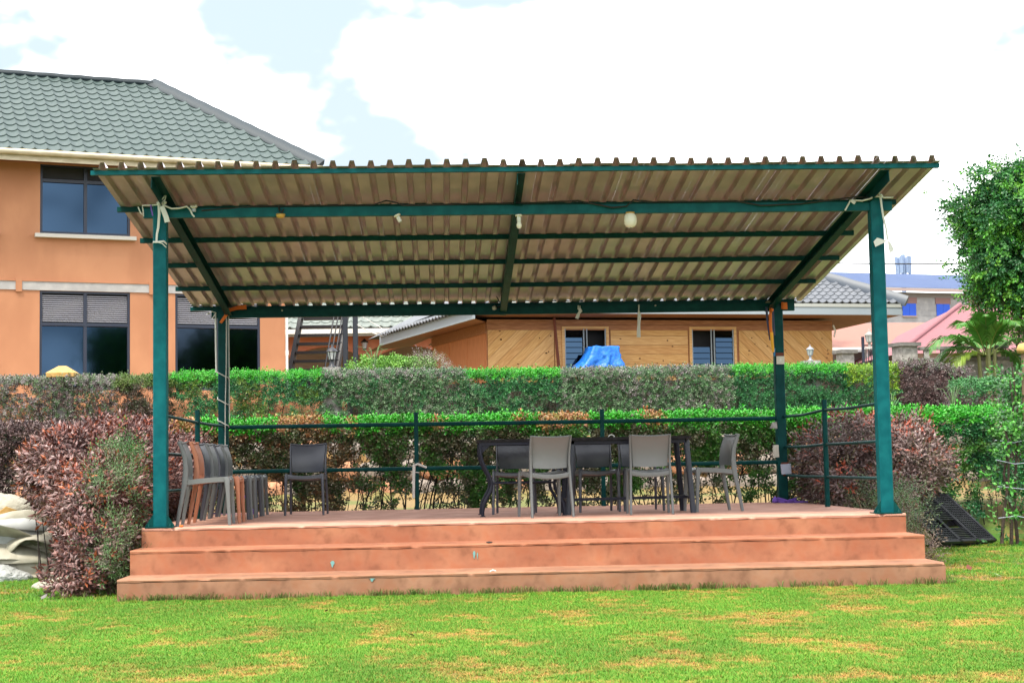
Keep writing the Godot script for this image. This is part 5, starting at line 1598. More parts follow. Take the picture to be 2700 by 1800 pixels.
func build_pallet() -> void:
	# leans with one edge in the grass; local x along the lower edge, y up the slope
	var ex := Vector3(0.80, -0.02, -0.60).normalized()
	var ey := Vector3(-0.52, 0.62, -0.58)
	ey = (ey - ex * ey.dot(ex)).normalized()
	var ez := ex.cross(ey)
	var t := thing("plastic_pallet", "black slatted plastic pallet leaning against the hedge at the right", "pallet", Vector3(6.34, 0.05, -5.02))
	t.basis = Basis(ex, ey, ez)
	var w := 1.2
	var h := 1.02
	for r in [[-w, 0.0, 0.0, 0.05], [-w, 0.0, h - 0.05, h], [-w, -w + 0.05, 0.0, h], [-0.05, 0.0, 0.0, h], [-w * 0.66, -w * 0.61, 0.0, h], [-w * 0.36, -w * 0.31, 0.0, h]]:
		var mb := MB.new()
		mb.box(Vector3((r[0] + r[1]) / 2, (r[2] + r[3]) / 2, -0.02), Vector3(r[1] - r[0] - 0.001, r[3] - r[2] - 0.001, 0.04))
		put("rim", mb, M.black_plastic, t)
	var slat := MB.new()
	slat.box(Vector3.ZERO, Vector3(w - 0.1, 0.013, 0.018))
	var slat_mesh := slat.mesh()
	for i in 25:
		var y := 0.075 + i * 0.036
		if i in [6, 7, 8, 9]:
			continue
		piece("slat", slat_mesh, M.black_plastic, t, Transform3D(Basis.IDENTITY, Vector3(-w / 2, y, -0.013)))
	var short_l := MB.new()
	short_l.box(Vector3.ZERO, Vector3(0.30, 0.013, 0.018))
	var sm := short_l.mesh()
	for i in 4:
		piece("slat", sm, M.black_plastic, t, Transform3D(Basis.IDENTITY, Vector3(-w + 0.19, 0.075 + (6 + i) * 0.036, -0.013)))
		piece("slat", sm, M.black_plastic, t, Transform3D(Basis.IDENTITY, Vector3(-0.20, 0.075 + (6 + i) * 0.036, -0.013)))
	var bar := MB.new()
	bar.box(Vector3.ZERO, Vector3(0.008, h - 0.1, 0.014))
	var bm := bar.mesh()
	for i in 22:
		var x := -w + 0.08 + i * 0.05
		if x > -0.86 and x < -0.36 : continue
		piece("cross_bar", bm, M.black_plastic, t, Transform3D(Basis.IDENTITY, Vector3(x, h / 2, -0.014)))
	for x in [-w + 0.15, -w / 2, -0.14]:
		for y in [0.08, h / 2, h - 0.08]:
			var mb := MB.new()
			mb.box(Vector3(x, y, -0.085), Vector3(0.26 if x != -w / 2 else 0.16, 0.13, 0.09))
			put("block", mb, M.black_plastic, t)
	for y in [0.08, h / 2, h - 0.08]:
		var mb := MB.new()
		mb.box(Vector3(-w / 2, y, -0.14), Vector3(w, 0.12, 0.02))
		put("runner", mb, M.black_plastic, t)


func lantern(label: String, at: Vector3, s: float, mat: Material) -> Node3D:
	var t := thing("garden_lantern", label, "lantern", at)
	var mb := MB.new()
	mb.lathe([Vector2(0.07, 0.0), Vector2(0.07, 0.02), Vector2(0.035, 0.035), Vector2(0.025, 0.10), Vector2(0.035, 0.125), Vector2(0.05, 0.135)].map(func(p: Vector2) -> Vector2: return p * s), Vector3.ZERO, 10)
	put("stem", mb, mat, t)
	mb = MB.new()
	mb.lathe([Vector2(0.05 * s, 0.138 * s), Vector2(0.078 * s, 0.265 * s)], Vector3.ZERO, 6)
	put("glass", mb, M.lamp_glass, t)
	mb = MB.new()
	for k in 6:
		var a := -TAU * k / 6
		mb.bar(Vector3(cos(a) * 0.052, 0.135, sin(a) * 0.052) * s, Vector3(cos(a) * 0.081, 0.268, sin(a) * 0.081) * s, 0.012 * s, 0.012 * s, Vector3(cos(a), 0.2, sin(a)))
	put("bar", mb, mat, t)
	mb = MB.new()
	mb.lathe([Vector2(0.09 * s, 0.262 * s), Vector2(0.102 * s, 0.272 * s), Vector2(0.06 * s, 0.315 * s), Vector2(0.03 * s, 0.335 * s), Vector2(0.012 * s, 0.345 * s), Vector2(0.014 * s, 0.365 * s), Vector2(0.0, 0.40 * s)], Vector3.ZERO, 6)
	put("hood", mb, mat, t)
	return t


# ---------------------------------------------------------------- roof of pressed tiles
func tile_mesh(w: float, l: float, wave: float, drop: float) -> ArrayMesh:
	# one tile: x across, z down the slope (towards +z), y off the roof; a hanging curve between two crests
	var mb := MB.new()
	var rows := [PackedVector3Array(), PackedVector3Array(), PackedVector3Array()]
	for j in 9:
		var u := j / 8.0
		var y := wave * pow(absf(2.0 * u - 1.0), 2.2)
		rows[2].append(Vector3((u - 0.5) * w, y + drop * 0.15, -l * 0.06))
		rows[1].append(Vector3((u - 0.5) * w, y + drop, l - 0.001))
		rows[0].append(Vector3((u - 0.5) * w, y - 0.004, l + 0.002))
	mb.grid([rows[1], rows[2]])
	mb.grid([rows[0], rows[1]])
	return mb.mesh()


func tiled(parent: Node3D, mat: Material, eave_a: Vector3, eave_b: Vector3, up_slope: Vector3, length: float, cols: int, rows_n: int, wave: float, keep: Callable, most := 300, from_right := false) -> void:
	# eave_a to eave_b runs left to right seen from outside
	var ax := (eave_b - eave_a) / cols
	var x := ax.normalized()
	var up := up_slope.normalized()
	var y := up.cross(x).normalized() * -1.0
	y = x.cross(up).normalized()
	if y.y < 0: y = -y
	var l := length / rows_n
	var tm := tile_mesh(ax.length(), l, wave, wave * 0.5)
	var count := 0
	var place: Array[Transform3D] = []
	var tints := PackedColorArray()
	for r in rows_n:
		for k in cols:
			var kk := cols - 1 - k if from_right else k
			var p := eave_a + ax * (kk + 0.5) + up * (l * (r + 1))
			if not keep.call(p - up * l * 0.5): continue
			var tf := Transform3D(Basis(x, y, x.cross(y)), p)
			if count < most:
				piece("tile", tm, mat, parent, tf)
				count += 1
			else:
				place.append(tf)
				tints.append(Color.WHITE)
	if place.size():
		scatter("far_tiles", tm, mat, place, tints, parent)


func solid(called: String, faces: Array, mat: Material, parent: Node3D, kind := "") -> MeshInstance3D:
	# quads or triangles given counter-clockwise from outside
	var mb := MB.new()
	for q in faces:
		if q.size() == 4: mb.quad(q[0], q[1], q[2], q[3])
		else: mb.tri(q[0], q[1], q[2])
	return put(called, mb, mat, parent, kind)


func boxed(called: String, c: Vector3, s: Vector3, mat: Material, parent: Node3D, basis := Basis.IDENTITY) -> MeshInstance3D:
	var mb := MB.new()
	mb.box(c, s, basis)
	return put(called, mb, mat, parent)


func wall_with_holes(x0: float, x1: float, y0: float, y1: float, depth: float, holes: Array) -> MB:
	# front face at z = 0; holes [x0, x1, y0, y1] that do not share columns
	var mb := MB.new()
	var xs := [x0]
	var hs := holes.duplicate()
	hs.sort_custom(func(a, b): return a[0] < b[0])
	var x := x0
	var cols := {}
	for h in hs:
		if not cols.has([h[0], h[1]]): cols[[h[0], h[1]]] = []
		cols[[h[0], h[1]]].append(h)
	for key in cols:
		if key[0] > x: mb.box(Vector3((x + key[0]) / 2, (y0 + y1) / 2, -depth / 2), Vector3(key[0] - x, y1 - y0, depth))
		var list: Array = cols[key]
		list.sort_custom(func(a, b): return a[2] < b[2])
		var y := y0
		for h in list:
			if h[2] > y: mb.box(Vector3((key[0] + key[1]) / 2, (y + h[2]) / 2, -depth / 2), Vector3(key[1] - key[0], h[2] - y, depth))
			y = h[3]
		if y < y1: mb.box(Vector3((key[0] + key[1]) / 2, (y + y1) / 2, -depth / 2), Vector3(key[1] - key[0], y1 - y, depth))
		x = key[1]
	if x < x1: mb.box(Vector3((x + x1) / 2, (y0 + y1) / 2, -depth / 2), Vector3(x1 - x, y1 - y0, depth))
	return mb


# ---------------------------------------------------------------- orange building
func build_orange_building() -> void:
	var t := thing("orange_building", "two-storey orange building with dark windows under a green tiled hip roof, at the left", "building", Vector3(-8.768, 0, -21), deg_to_rad(20.0))
	var xl := -9.0
	var xr := 4.63
	var holes := []
	for x in [-7.0, -4.0, -1.0, 2.03]:
		holes.append([x, x + 2.0, 2.95, 5.19])
		holes.append([x, x + 2.0, 6.48, 8.06])
	var wall := put("wall", wall_with_holes(xl, xr, 1.9, 8.12, 0.24, holes), M.orange_wall, t)
	boxed("side_wall", Vector3(xr - 0.12, 5.0, -4.6), Vector3(0.24, 6.2, 8.7), M.orange_wall, t)
	boxed("rear_wall", Vector3((xl + xr) / 2, 5.0, -8.9), Vector3(xr - xl, 6.2, 0.2), M.orange_wall, t)
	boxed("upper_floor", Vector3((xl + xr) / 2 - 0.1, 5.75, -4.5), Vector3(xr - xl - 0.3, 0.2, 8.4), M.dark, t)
	# a plaster frieze between the storeys, broken by narrow piers
	for b in [[-4.45, -1.52], [-1.385, 1.43], [1.64, 4.46], [-7.4, -4.66]]:
		boxed("grey_band", Vector3((b[0] + b[1]) / 2, 5.29, 0.012), Vector3(b[1] - b[0], 0.19, 0.025), M.band, wall)
	for b in [[-1.52, -1.385], [1.43, 1.64], [-4.66, -4.45], [4.46, 4.628]]:
		boxed("pier", Vector3((b[0] + b[1]) / 2, 5.3, 0.024), Vector3(b[1] - b[0], 0.30, 0.045), M.orange_wall, wall)
	boxed("ledge", Vector3((xl + xr) / 2, 5.40, 0.022), Vector3(xr - xl - 0.01, 0.022, 0.042), M.orange_wall, wall)
	var slat := MB.new()
	slat.box(Vector3.ZERO, Vector3(0.90, 0.010, 0.022), Basis(Vector3.RIGHT, 0.6))
	var slat_mesh := slat.mesh()
	for x in [-7.0, -4.0, -1.0, 2.03]:
		for storey in 2:
			var y0: float = [2.95, 6.48][storey]
			var y1: float = [5.19, 8.06][storey]
			var w := Node3D.new()
			w.name = "window" if not t.has_node("window") else "window_%03d" % part_count.get("w", 0)
			part_count["w"] = part_count.get("w", 0) + 1
			w.position = Vector3(x + 1.0, 0, -0.06)
			t.add_child(w, true)
			var mb := MB.new()
			var fw := 0.055
			mb.box(Vector3(-1.0 + fw / 2, (y0 + y1) / 2, 0), Vector3(fw, y1 - y0, 0.07))
			mb.box(Vector3(1.0 - fw / 2, (y0 + y1) / 2, 0), Vector3(fw, y1 - y0, 0.07))
			mb.box(Vector3(0, (y0 + y1) / 2, 0), Vector3(0.075, y1 - y0, 0.064))
			mb.box(Vector3(0, y1 - 0.025, 0.001), Vector3(2.0 - 2 * fw, 0.05, 0.07))
			mb.box(Vector3(0, y0 + 0.03, 0.001), Vector3(2.0 - 2 * fw, 0.06, 0.07))
			var split := 4.44 if storey == 0 else 7.70
			mb.box(Vector3(0, split, 0.002), Vector3(2.0 - 2 * fw, 0.075, 0.07))
			put("frame", mb, M.frame_blue, w)
			for s in [-1.0, 1.0]:
				boxed("pane", Vector3(0.49 * s, (y0 + split) / 2, -0.012), Vector3(0.90, split - y0 - 0.10, 0.01), M.glass if (storey == 1 or x < 0.0) else M.glass_dark, w)
				if storey == 0:
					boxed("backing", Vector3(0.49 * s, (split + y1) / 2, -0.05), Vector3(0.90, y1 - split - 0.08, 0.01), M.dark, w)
					for k in 13:
						piece("louvre_slat", slat_mesh, M.slat, w, Transform3D(Basis.IDENTITY, Vector3(0.49 * s, split + 0.075 + k * 0.0475, 0.006)))
				else:
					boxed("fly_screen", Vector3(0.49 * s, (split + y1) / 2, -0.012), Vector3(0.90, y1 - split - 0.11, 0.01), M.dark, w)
			if storey == 1:
				boxed("sill", Vector3(0.0, 6.425, 0.12), Vector3(2.24, 0.085, 0.2), M.sill, w)
	# roof
	var e := Vector3(5.30, 8.20, 0.75)
	var el := Vector3(-11.5, 8.20, 0.75)
	var ridge_r := Vector3(2.19, 11.08, -4.25)
	var ridge_l := Vector3(-8.4, 11.08, -4.25)
	var er := Vector3(5.30, 8.20, -9.25)
	var elr := Vector3(-11.5, 8.20, -9.25)
	var roof := solid("roof", [[el, e, ridge_r, ridge_l], [e, er, ridge_r], [er, elr, ridge_l, ridge_r], [elr, el, ridge_l]], M.roof_tile, t)
	var slope := (Vector3(0, 11.08, -4.25) - Vector3(0, 8.20, 0.75))
	var hip := func(p: Vector3) -> bool:
		var k := (p.y - e.y) / (ridge_r.y - e.y)
		return p.x < lerpf(e.x, ridge_r.x, k) + 0.06 and k < 0.985 and p.x > lerpf(-11.5, -8.4, k)
	tiled(roof, M.roof_tile, Vector3(-11.5, 8.205, 0.76), Vector3(5.30, 8.205, 0.76), slope, slope.length(), 62, 14, 0.055, hip, 300, true)
	var mb := MB.new()
	var nrm := Vector3(0, 0.1, 0)
	var hip_pts := []
	for k in 23:
		var q := e.lerp(ridge_r, k / 22.0)
		hip_pts.append(q + Vector3(0.02, 0.06 + 0.012 * (k % 2), 0.02))
	mb.sweep(hip_pts, PackedVector2Array([Vector2(0.15, -0.05), Vector2(0.10, 0.05), Vector2(0.0, 0.085), Vector2(-0.10, 0.05), Vector2(-0.15, -0.05)]), [], Vector3(0.85, 0, 0.53))
	put("hip_cap", mb, M.ridge, roof)
	mb = MB.new()
	var rp := []
	for k in 30:
		rp.append(Vector3(lerpf(2.25, -8.4, k / 29.0), 11.10 + 0.012 * (k % 2), -4.25))
	mb.sweep(rp, PackedVector2Array([Vector2(0.16, -0.06), Vector2(0.11, 0.05), Vector2(0.0, 0.09), Vector2(-0.11, 0.05), Vector2(-0.16, -0.06)]), [], Vector3.FORWARD)
	put("ridge_cap", mb, M.ridge, roof)
	# gutter, fascia board and boarded soffit
	mb = MB.new()
	mb.sweep([Vector3(-11.5, 8.15, 0.83), Vector3(5.42, 8.15, 0.83)], PackedVector2Array([Vector2(0.06, 0.06), Vector2(-0.055, 0.06), Vector2(-0.06, 0.0), Vector2(-0.03, -0.055), Vector2(0.03, -0.055), Vector2(0.06, 0.0)]), [], Vector3.FORWARD)
	put("gutter", mb, M.gutter, roof)
	boxed("fascia", Vector3(-3.1, 8.06, 0.74), Vector3(16.75, 0.17, 0.03), M.gutter, roof)
	boxed("fascia", Vector3(5.27, 8.06, -4.25), Vector3(0.03, 0.17, 9.9), M.gutter, roof)
	boxed("soffit", Vector3(-3.1, 8.09, -4.25), Vector3(16.7, 0.03, 9.9), M.soffit, roof)
	boxed("downpipe", Vector3(xr + 0.035, 5.05, 0.02), Vector3(0.05, 6.1, 0.06), M.white, t)
	boxed("gutter_bracket", Vector3(4.75, 8.06, 0.78), Vector3(0.09, 0.12, 0.06), M.white, roof)


# ---------------------------------------------------------------- cabin of pine boards
func clip_board(poly: PackedVector2Array, area: PackedVector2Array) -> PackedVector2Array:
	var got := Geometry2D.intersect_polygons(poly, area)
	return got[0] if got.size() else PackedVector2Array()


func build_cabin() -> void:
	var t := thing("wooden_cabin", "pine-boarded cabin with two louvred windows under a grey tiled roof", "cabin", Vector3(0.26, 0, -19.0), deg_to_rad(11.0))
	var y0 := 2.0
	var y1 := 4.2
	var front := put("wall", wall_with_holes(0.0, 8.1, y0, y1, 0.1, [[1.72, 2.71, 3.0, 4.06], [4.68, 5.71, 3.0, 4.06]]), M.trim_wood, t)
	# boards: diagonal at both ends, level between the windows
	var lay := func(area: PackedVector2Array, dir: Vector2, width: float, phase: float) -> void:
		var across := Vector2(-dir.y, dir.x)
		var mid := Vector2.ZERO
		for p in area: mid += p / area.size()
		for k in range(-26, 27):
			var o := mid + across * (k * width + phase)
			var b := PackedVector2Array([o - dir * 8, o + dir * 8, o + dir * 8 + across * (width - 0.007), o - dir * 8 + across * (width - 0.007)])
			var got := clip_board(b, area)
			if got.size() < 3: continue
			var c := Vector2.ZERO
			for p in got: c += p / got.size()
			var loc := PackedVector2Array()
			for p in got: loc.append((p - c).rotated(-dir.angle()))
			var m := MB.new()
			m.extrude(loc, Transform3D.IDENTITY, 0.022)
			var bd := piece("board", m, [M.plank, M.plank_b, M.plank_c][absi(k * 7 + int(mid.x * 3)) % 3], front, Transform3D(Basis(Vector3.BACK, dir.angle()), Vector3(c.x, c.y, 0.004 + 0.0015 * (k % 2))))
	var rect := func(a: float, b: float, c: float, d: float) -> PackedVector2Array: return PackedVector2Array([Vector2(a, c), Vector2(b, c), Vector2(b, d), Vector2(a, d)])
	lay.call(rect.call(0.02, 1.50, y0, 4.02), Vector2(0.72, 0.69).normalized(), 0.19, 0.03)
	lay.call(rect.call(2.80, 4.60, y0, 4.04), Vector2(1, 0), 0.205, 0.06)
	lay.call(rect.call(5.82, 8.09, y0, 4.02), Vector2(0.80, -0.75).normalized(), 0.19, 0.0)
	lay.call(rect.call(1.74, 2.70, y0, 2.97), Vector2(1, 0), 0.205, 0.06)
	lay.call(rect.call(4.70, 5.70, y0, 2.97), Vector2(1, 0), 0.205, 0.06)
	# dark knots in the boards
	rng.seed = 99
	var km := MB.new()
	km.lathe([Vector2(0.016, 0.0), Vector2(0.016, 0.004), Vector2(0.0, 0.005)], Vector3.ZERO, 7, Basis(Vector3.RIGHT, PI / 2))
	var kmesh := km.mesh()
	for i in 44:
		var x := rng.randf_range(0.1, 8.0)
		var y := rng.randf_range(3.2, 4.0)
		if (x > 1.5 and x < 2.8) or (x > 4.6 and x < 5.8): continue
		piece("knot", kmesh, M.knot, front, Transform3D(Basis.from_scale(Vector3(rng.randf_range(0.7, 1.7), rng.randf_range(0.7, 1.3), 1)), Vector3(x, y, 0.0262)))
	for b in [[0.0, 8.1, 4.02, 4.14], [0.0, 8.1, 4.142, 4.25]]:
		boxed("trim_board", Vector3(4.05, (b[2] + b[3]) / 2, 0.018), Vector3(8.1, b[3] - b[2] - 0.004, 0.034), M.trim_wood, front)
	boxed("corner_board", Vector3(1.60, 3.05, 0.016), Vector3(0.16, 1.94, 0.03), M.plank_b, front)
	# windows of glass louvres, some panes missing
	for wx in [[1.68, 2.75, 1], [4.63, 5.75, 0]]:
		var w := Node3D.new()
		w.name = "window" if wx[2] == 1 else "window_001"
		w.position = Vector3((wx[0] + wx[1]) / 2, 0, 0)
		t.add_child(w, true)
		var hw: float = (wx[1] - wx[0]) / 2
		var mb := MB.new()
		mb.box(Vector3(-hw + 0.03, 3.55, 0.03), Vector3(0.06, 1.1, 0.055))
		mb.box(Vector3(hw - 0.03, 3.55, 0.03), Vector3(0.06, 1.1, 0.055))
		mb.box(Vector3(0, 4.075, 0.031), Vector3(2 * hw - 0.12, 0.05, 0.055))
		mb.box(Vector3(0, 2.99, 0.031), Vector3(2 * hw - 0.12, 0.05, 0.075))
		put("frame", mb, M.plank_c, w)
		mb = MB.new()
		for x in [-hw + 0.075, -0.035, 0.035, hw - 0.075]:
			mb.box(Vector3(x, 3.53, 0.02), Vector3(0.02, 1.04, 0.04))
		put("metal_strip", mb, M.fascia, w)
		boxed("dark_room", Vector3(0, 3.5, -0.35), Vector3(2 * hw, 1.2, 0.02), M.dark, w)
		for s in [-1.0, 1.0]:
			for k in 8:
				# missing: upper panes right of the first window, left of the second
				if k >= 5 and ((wx[2] == 1 and s > 0) or (wx[2] == 0 and s < 0)): continue
				boxed("pane", Vector3(s * (hw * 0.5 - 0.005), 3.085 + k * 0.125, 0.012), Vector3(hw - 0.15, 0.128, 0.005), M.glass, w, Basis(Vector3.RIGHT, -0.22))
	# left side wall, seen at a slant, with upright plywood sheets
	var l0 := Vector3(0.0, 0, -0.02)
	var l1 := Vector3(-0.43, 0, -3.95)
	var side := solid("side_wall", [[l1 + Vector3(0, y0, 0), l0 + Vector3(0, y0, 0), l0 + Vector3(0, 4.2, 0), l1 + Vector3(0, 4.2, 0)]], M.ply, t)
	var ld := (l0 - l1).normalized()
	var ln := Vector3(ld.z, 0, -ld.x) * -1.0
	if ln.x > 0: ln = -ln
	var mbt := MB.new()
	mbt.bar(l1 + Vector3(0, 4.06, 0) + ln * 0.015, l0 + Vector3(0, 4.06, 0) + ln * 0.015, 0.03, 0.22)
	put("trim_board", mbt, M.trim_wood, side)
	for k in 3:
		mbt = MB.new()
		var q := l1.lerp(l0, [0.33, 0.66, 0.98][k]) + ln * 0.006
		mbt.bar(q + Vector3(0, y0, 0), q + Vector3(0, 3.95, 0), 0.03, 0.012, ln)
		put("batten", mbt, M.ply, side)
	solid("rear_wall", [[Vector3(8.1, y0, -6.0), Vector3(2.0, y0, -6.0), Vector3(2.0, y1, -6.0), Vector3(8.1, y1, -6.0)], [Vector3(8.1, y0, 0), Vector3(8.1, y0, -6), Vector3(8.1, y1, -6), Vector3(8.1, y1, 0)], [Vector3(2.0, y0, -3.95), l1 + Vector3(0, y0, 0), l1 + Vector3(0, y1, 0), Vector3(2.0, y1, -3.95)], [Vector3(2.0, y0, -6), Vector3(2.0, y0, -3.95), Vector3(2.0, y1, -3.95), Vector3(2.0, y1, -6)]], M.trim_wood, t)
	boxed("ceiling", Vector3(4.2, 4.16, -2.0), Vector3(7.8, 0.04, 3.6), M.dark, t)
	# roof: a hip with a deep overhang
	var fl := Vector3(-0.75, 4.50, 0.80)
	var fr := Vector3(9.50, 4.56, 0.80)
	var bl := Vector3(-1.55, 4.36, -6.9)
	var br := Vector3(9.50, 4.56, -6.9)
	var rl := Vector3(3.2, 6.75, -3.3)
	var rr := Vector3(5.15, 6.80, -3.55)
	var roof := solid("roof", [[fl, fr, rr, rl], [fr, br, rr], [br, bl, rl, rr], [bl, fl, rl]], M.cabin_roof, t)
	var slope := Vector3(0, 6.80, -3.55) - Vector3(0, 4.56, 0.80)
	var keep := func(p: Vector3) -> bool:
		var k := (p.y - 4.56) / (6.80 - 4.56)
		return p.x < lerpf(fr.x, rr.x, k) + 0.03 and p.x > lerpf(fl.x, rl.x, k) - 0.03 and k < 0.98
	tiled(roof, M.cabin_roof, Vector3(-0.74, 4.565, 0.82), Vector3(9.5, 4.565, 0.82), slope, slope.length(), 54, 22, 0.05, keep, 300, true)
	var mb := MB.new()
	var pts := []
	for k in 21:
		pts.append(fr.lerp(rr, k / 20.0) + Vector3(0.06 - 0.04 * k / 20.0, 0.05 + 0.01 * (k % 2), 0.05))
	mb.sweep(pts, PackedVector2Array([Vector2(0.13, -0.05), Vector2(0.09, 0.04), Vector2(0.0, 0.075), Vector2(-0.09, 0.04), Vector2(-0.13, -0.05)]), [], Vector3(0.75, 0, 0.6))
	put("hip_cap", mb, M.cabin_ridge, roof)
	boxed("ridge_cap", Vector3(4.2, 6.82, -3.42), Vector3(2.1, 0.08, 0.3), M.cabin_ridge, roof)
	# eaves boards
	boxed("fascia", Vector3(4.4, 4.40, 0.80), Vector3(10.1, 0.17, 0.03), M.fascia, roof)
	boxed("fascia_top", Vector3(4.4, 4.525, 0.805), Vector3(10.12, 0.075, 0.045), M.fascia_top, roof)
	boxed("fascia", Vector3(9.46, 4.43, -3.0), Vector3(0.03, 0.19, 7.6), M.fascia, roof)
	solid("soffit", [[Vector3(-0.6, 4.315, 0.79), Vector3(0.0, 4.20, -6.8), Vector3(9.45, 4.22, -6.8), Vector3(9.45, 4.315, 0.79)]], M.soffit, roof)
	# the left eave runs back at a slant: a wide raked board with its tile ends
	var a := Vector3(-0.62, 4.12, 1.6)
	var b := Vector3(-1.62, 4.02, -4.45)
	mb = MB.new()
	mb.bar(a + Vector3(0, 0.10, 0), b + Vector3(0, 0.10, 0), 0.03, 0.21)
	put("fascia", mb, M.fascia, roof)
	solid("soffit", [[a, b, l1 + Vector3(0, 4.19, 0), l0 + Vector3(0, 4.19, 0)], [b, a, l0 + Vector3(0, 4.21, 0), l1 + Vector3(0, 4.21, 0)]], M.soffit, roof)
	solid("soffit", [[b, Vector3(-1.62, 4.02, -6.8), Vector3(-0.43, 4.19, -6.8), l1 + Vector3(0, 4.19, 0)]], M.soffit, roof)
	var tl := (b - a).length()
	var tm := tile_mesh(0.2, 0.5, 0.05, 0.03)
	var dir := (b - a).normalized()
	for k in int(tl / 0.2):
		var p := a + dir * (0.1 + k * 0.2) + Vector3(-0.04, 0.21, 0)
		var out := Vector3(dir.z, 0, -dir.x)
		if out.x > 0: out = -out
		var zx := (out + Vector3(0, -0.42, 0)).normalized()
		var xx := -dir
		var yy := zx.cross(xx)
		if yy.y < 0:
			xx = dir
			yy = zx.cross(xx)
		piece("edge_tile", tm, M.cabin_roof, roof, Transform3D(Basis(xx, yy, zx), p - zx * 0.45))
	var left_cover := solid("roof_verge", [[a + Vector3(0, 0.2, 0), Vector3(rl.x, rl.y, rl.z), b + Vector3(0, 0.2, 0)], [a + Vector3(0, 0.2, 0), fl + Vector3(1.2, 0.3, -0.3), rl]], M.cabin_roof, roof)
	# things fixed to the cabin
	mb = MB.new()
	mb.bar(Vector3(1.44, 4.26, 0.30), Vector3(1.66, 2.05, 0.12), 0.045, 0.05)
	tag(put("steel_prop", mb, M.rust, null), "slanting dark steel prop between the cabin's diagonal boards and its left window", "pole")
	var prop := get_node("steel_prop") as Node3D
	prop.position = Vector3(0.26, 0, -19.0)
	prop.rotation.y = deg_to_rad(11.0)
	mb = MB.new()
	mb.tube([Vector3(8.13, 4.15, 0.02), Vector3(8.18, 4.02, 0.03), Vector3(8.14, 3.88, 0.03)], 0.022, 7)
	put("pipe_elbow", mb, M.white, t)
	# blue tarpaulin over something bulky before the left window
	var tarp := thing("blue_tarpaulin", "bright blue tarpaulin draped over something in front of the cabin's left window", "tarpaulin", Vector3(2.75, 2.0, -18.9), deg_to_rad(11.0))
	var f := FastNoiseLite.new()
	f.seed = 3
	f.frequency = 2.2
	f.fractal_octaves = 3
	var rows := []
	for i in 22:
		var v := i / 21.0
		var row := PackedVector3Array()
		for j in 64:
			var ang := -TAU * j / 64.0
			var c := Vector2(cos(ang), sin(ang))
			c = c / maxf(absf(c.x), absf(c.y)) * 0.78 + c * 0.22
			var flare := pow(1.0 - v, 1.3) if v < 0.86 else 0.0
			var half := Vector2(0.275, 0.30)
			var p := Vector2(c.x * half.x, c.y * half.y)
			if v < 0.86: p += c * (0.03 + 0.08 * flare) + Vector2(-0.30 * flare * flare * maxf(0.0, -c.x), 0)
			var fold := 0.055 * flare * sin(ang * 9.0 + 2.5 * f.get_noise_2d(ang * 2.0, v)) 
			p += c * fold
			var y := lerpf(1.12, 1.61, v / 0.86) if v < 0.86 else 1.61 + 0.012 * sin(ang * 3.0)
			if v >= 0.86: p *= (1.0 - v) / 0.14
			row.append(Vector3(p.x, y + 0.03 * f.get_noise_2d(p.x * 2, p.y * 2), p.y))
		rows.append(row)
	mb = MB.new()
	mb.grid(rows, true)
	put("sheet", mb, M.blue_tarp, tarp)
	boxed("crate", Vector3(0, 0.77, 0), Vector3(0.42, 1.56, 0.5), M.concrete_dark, tarp)


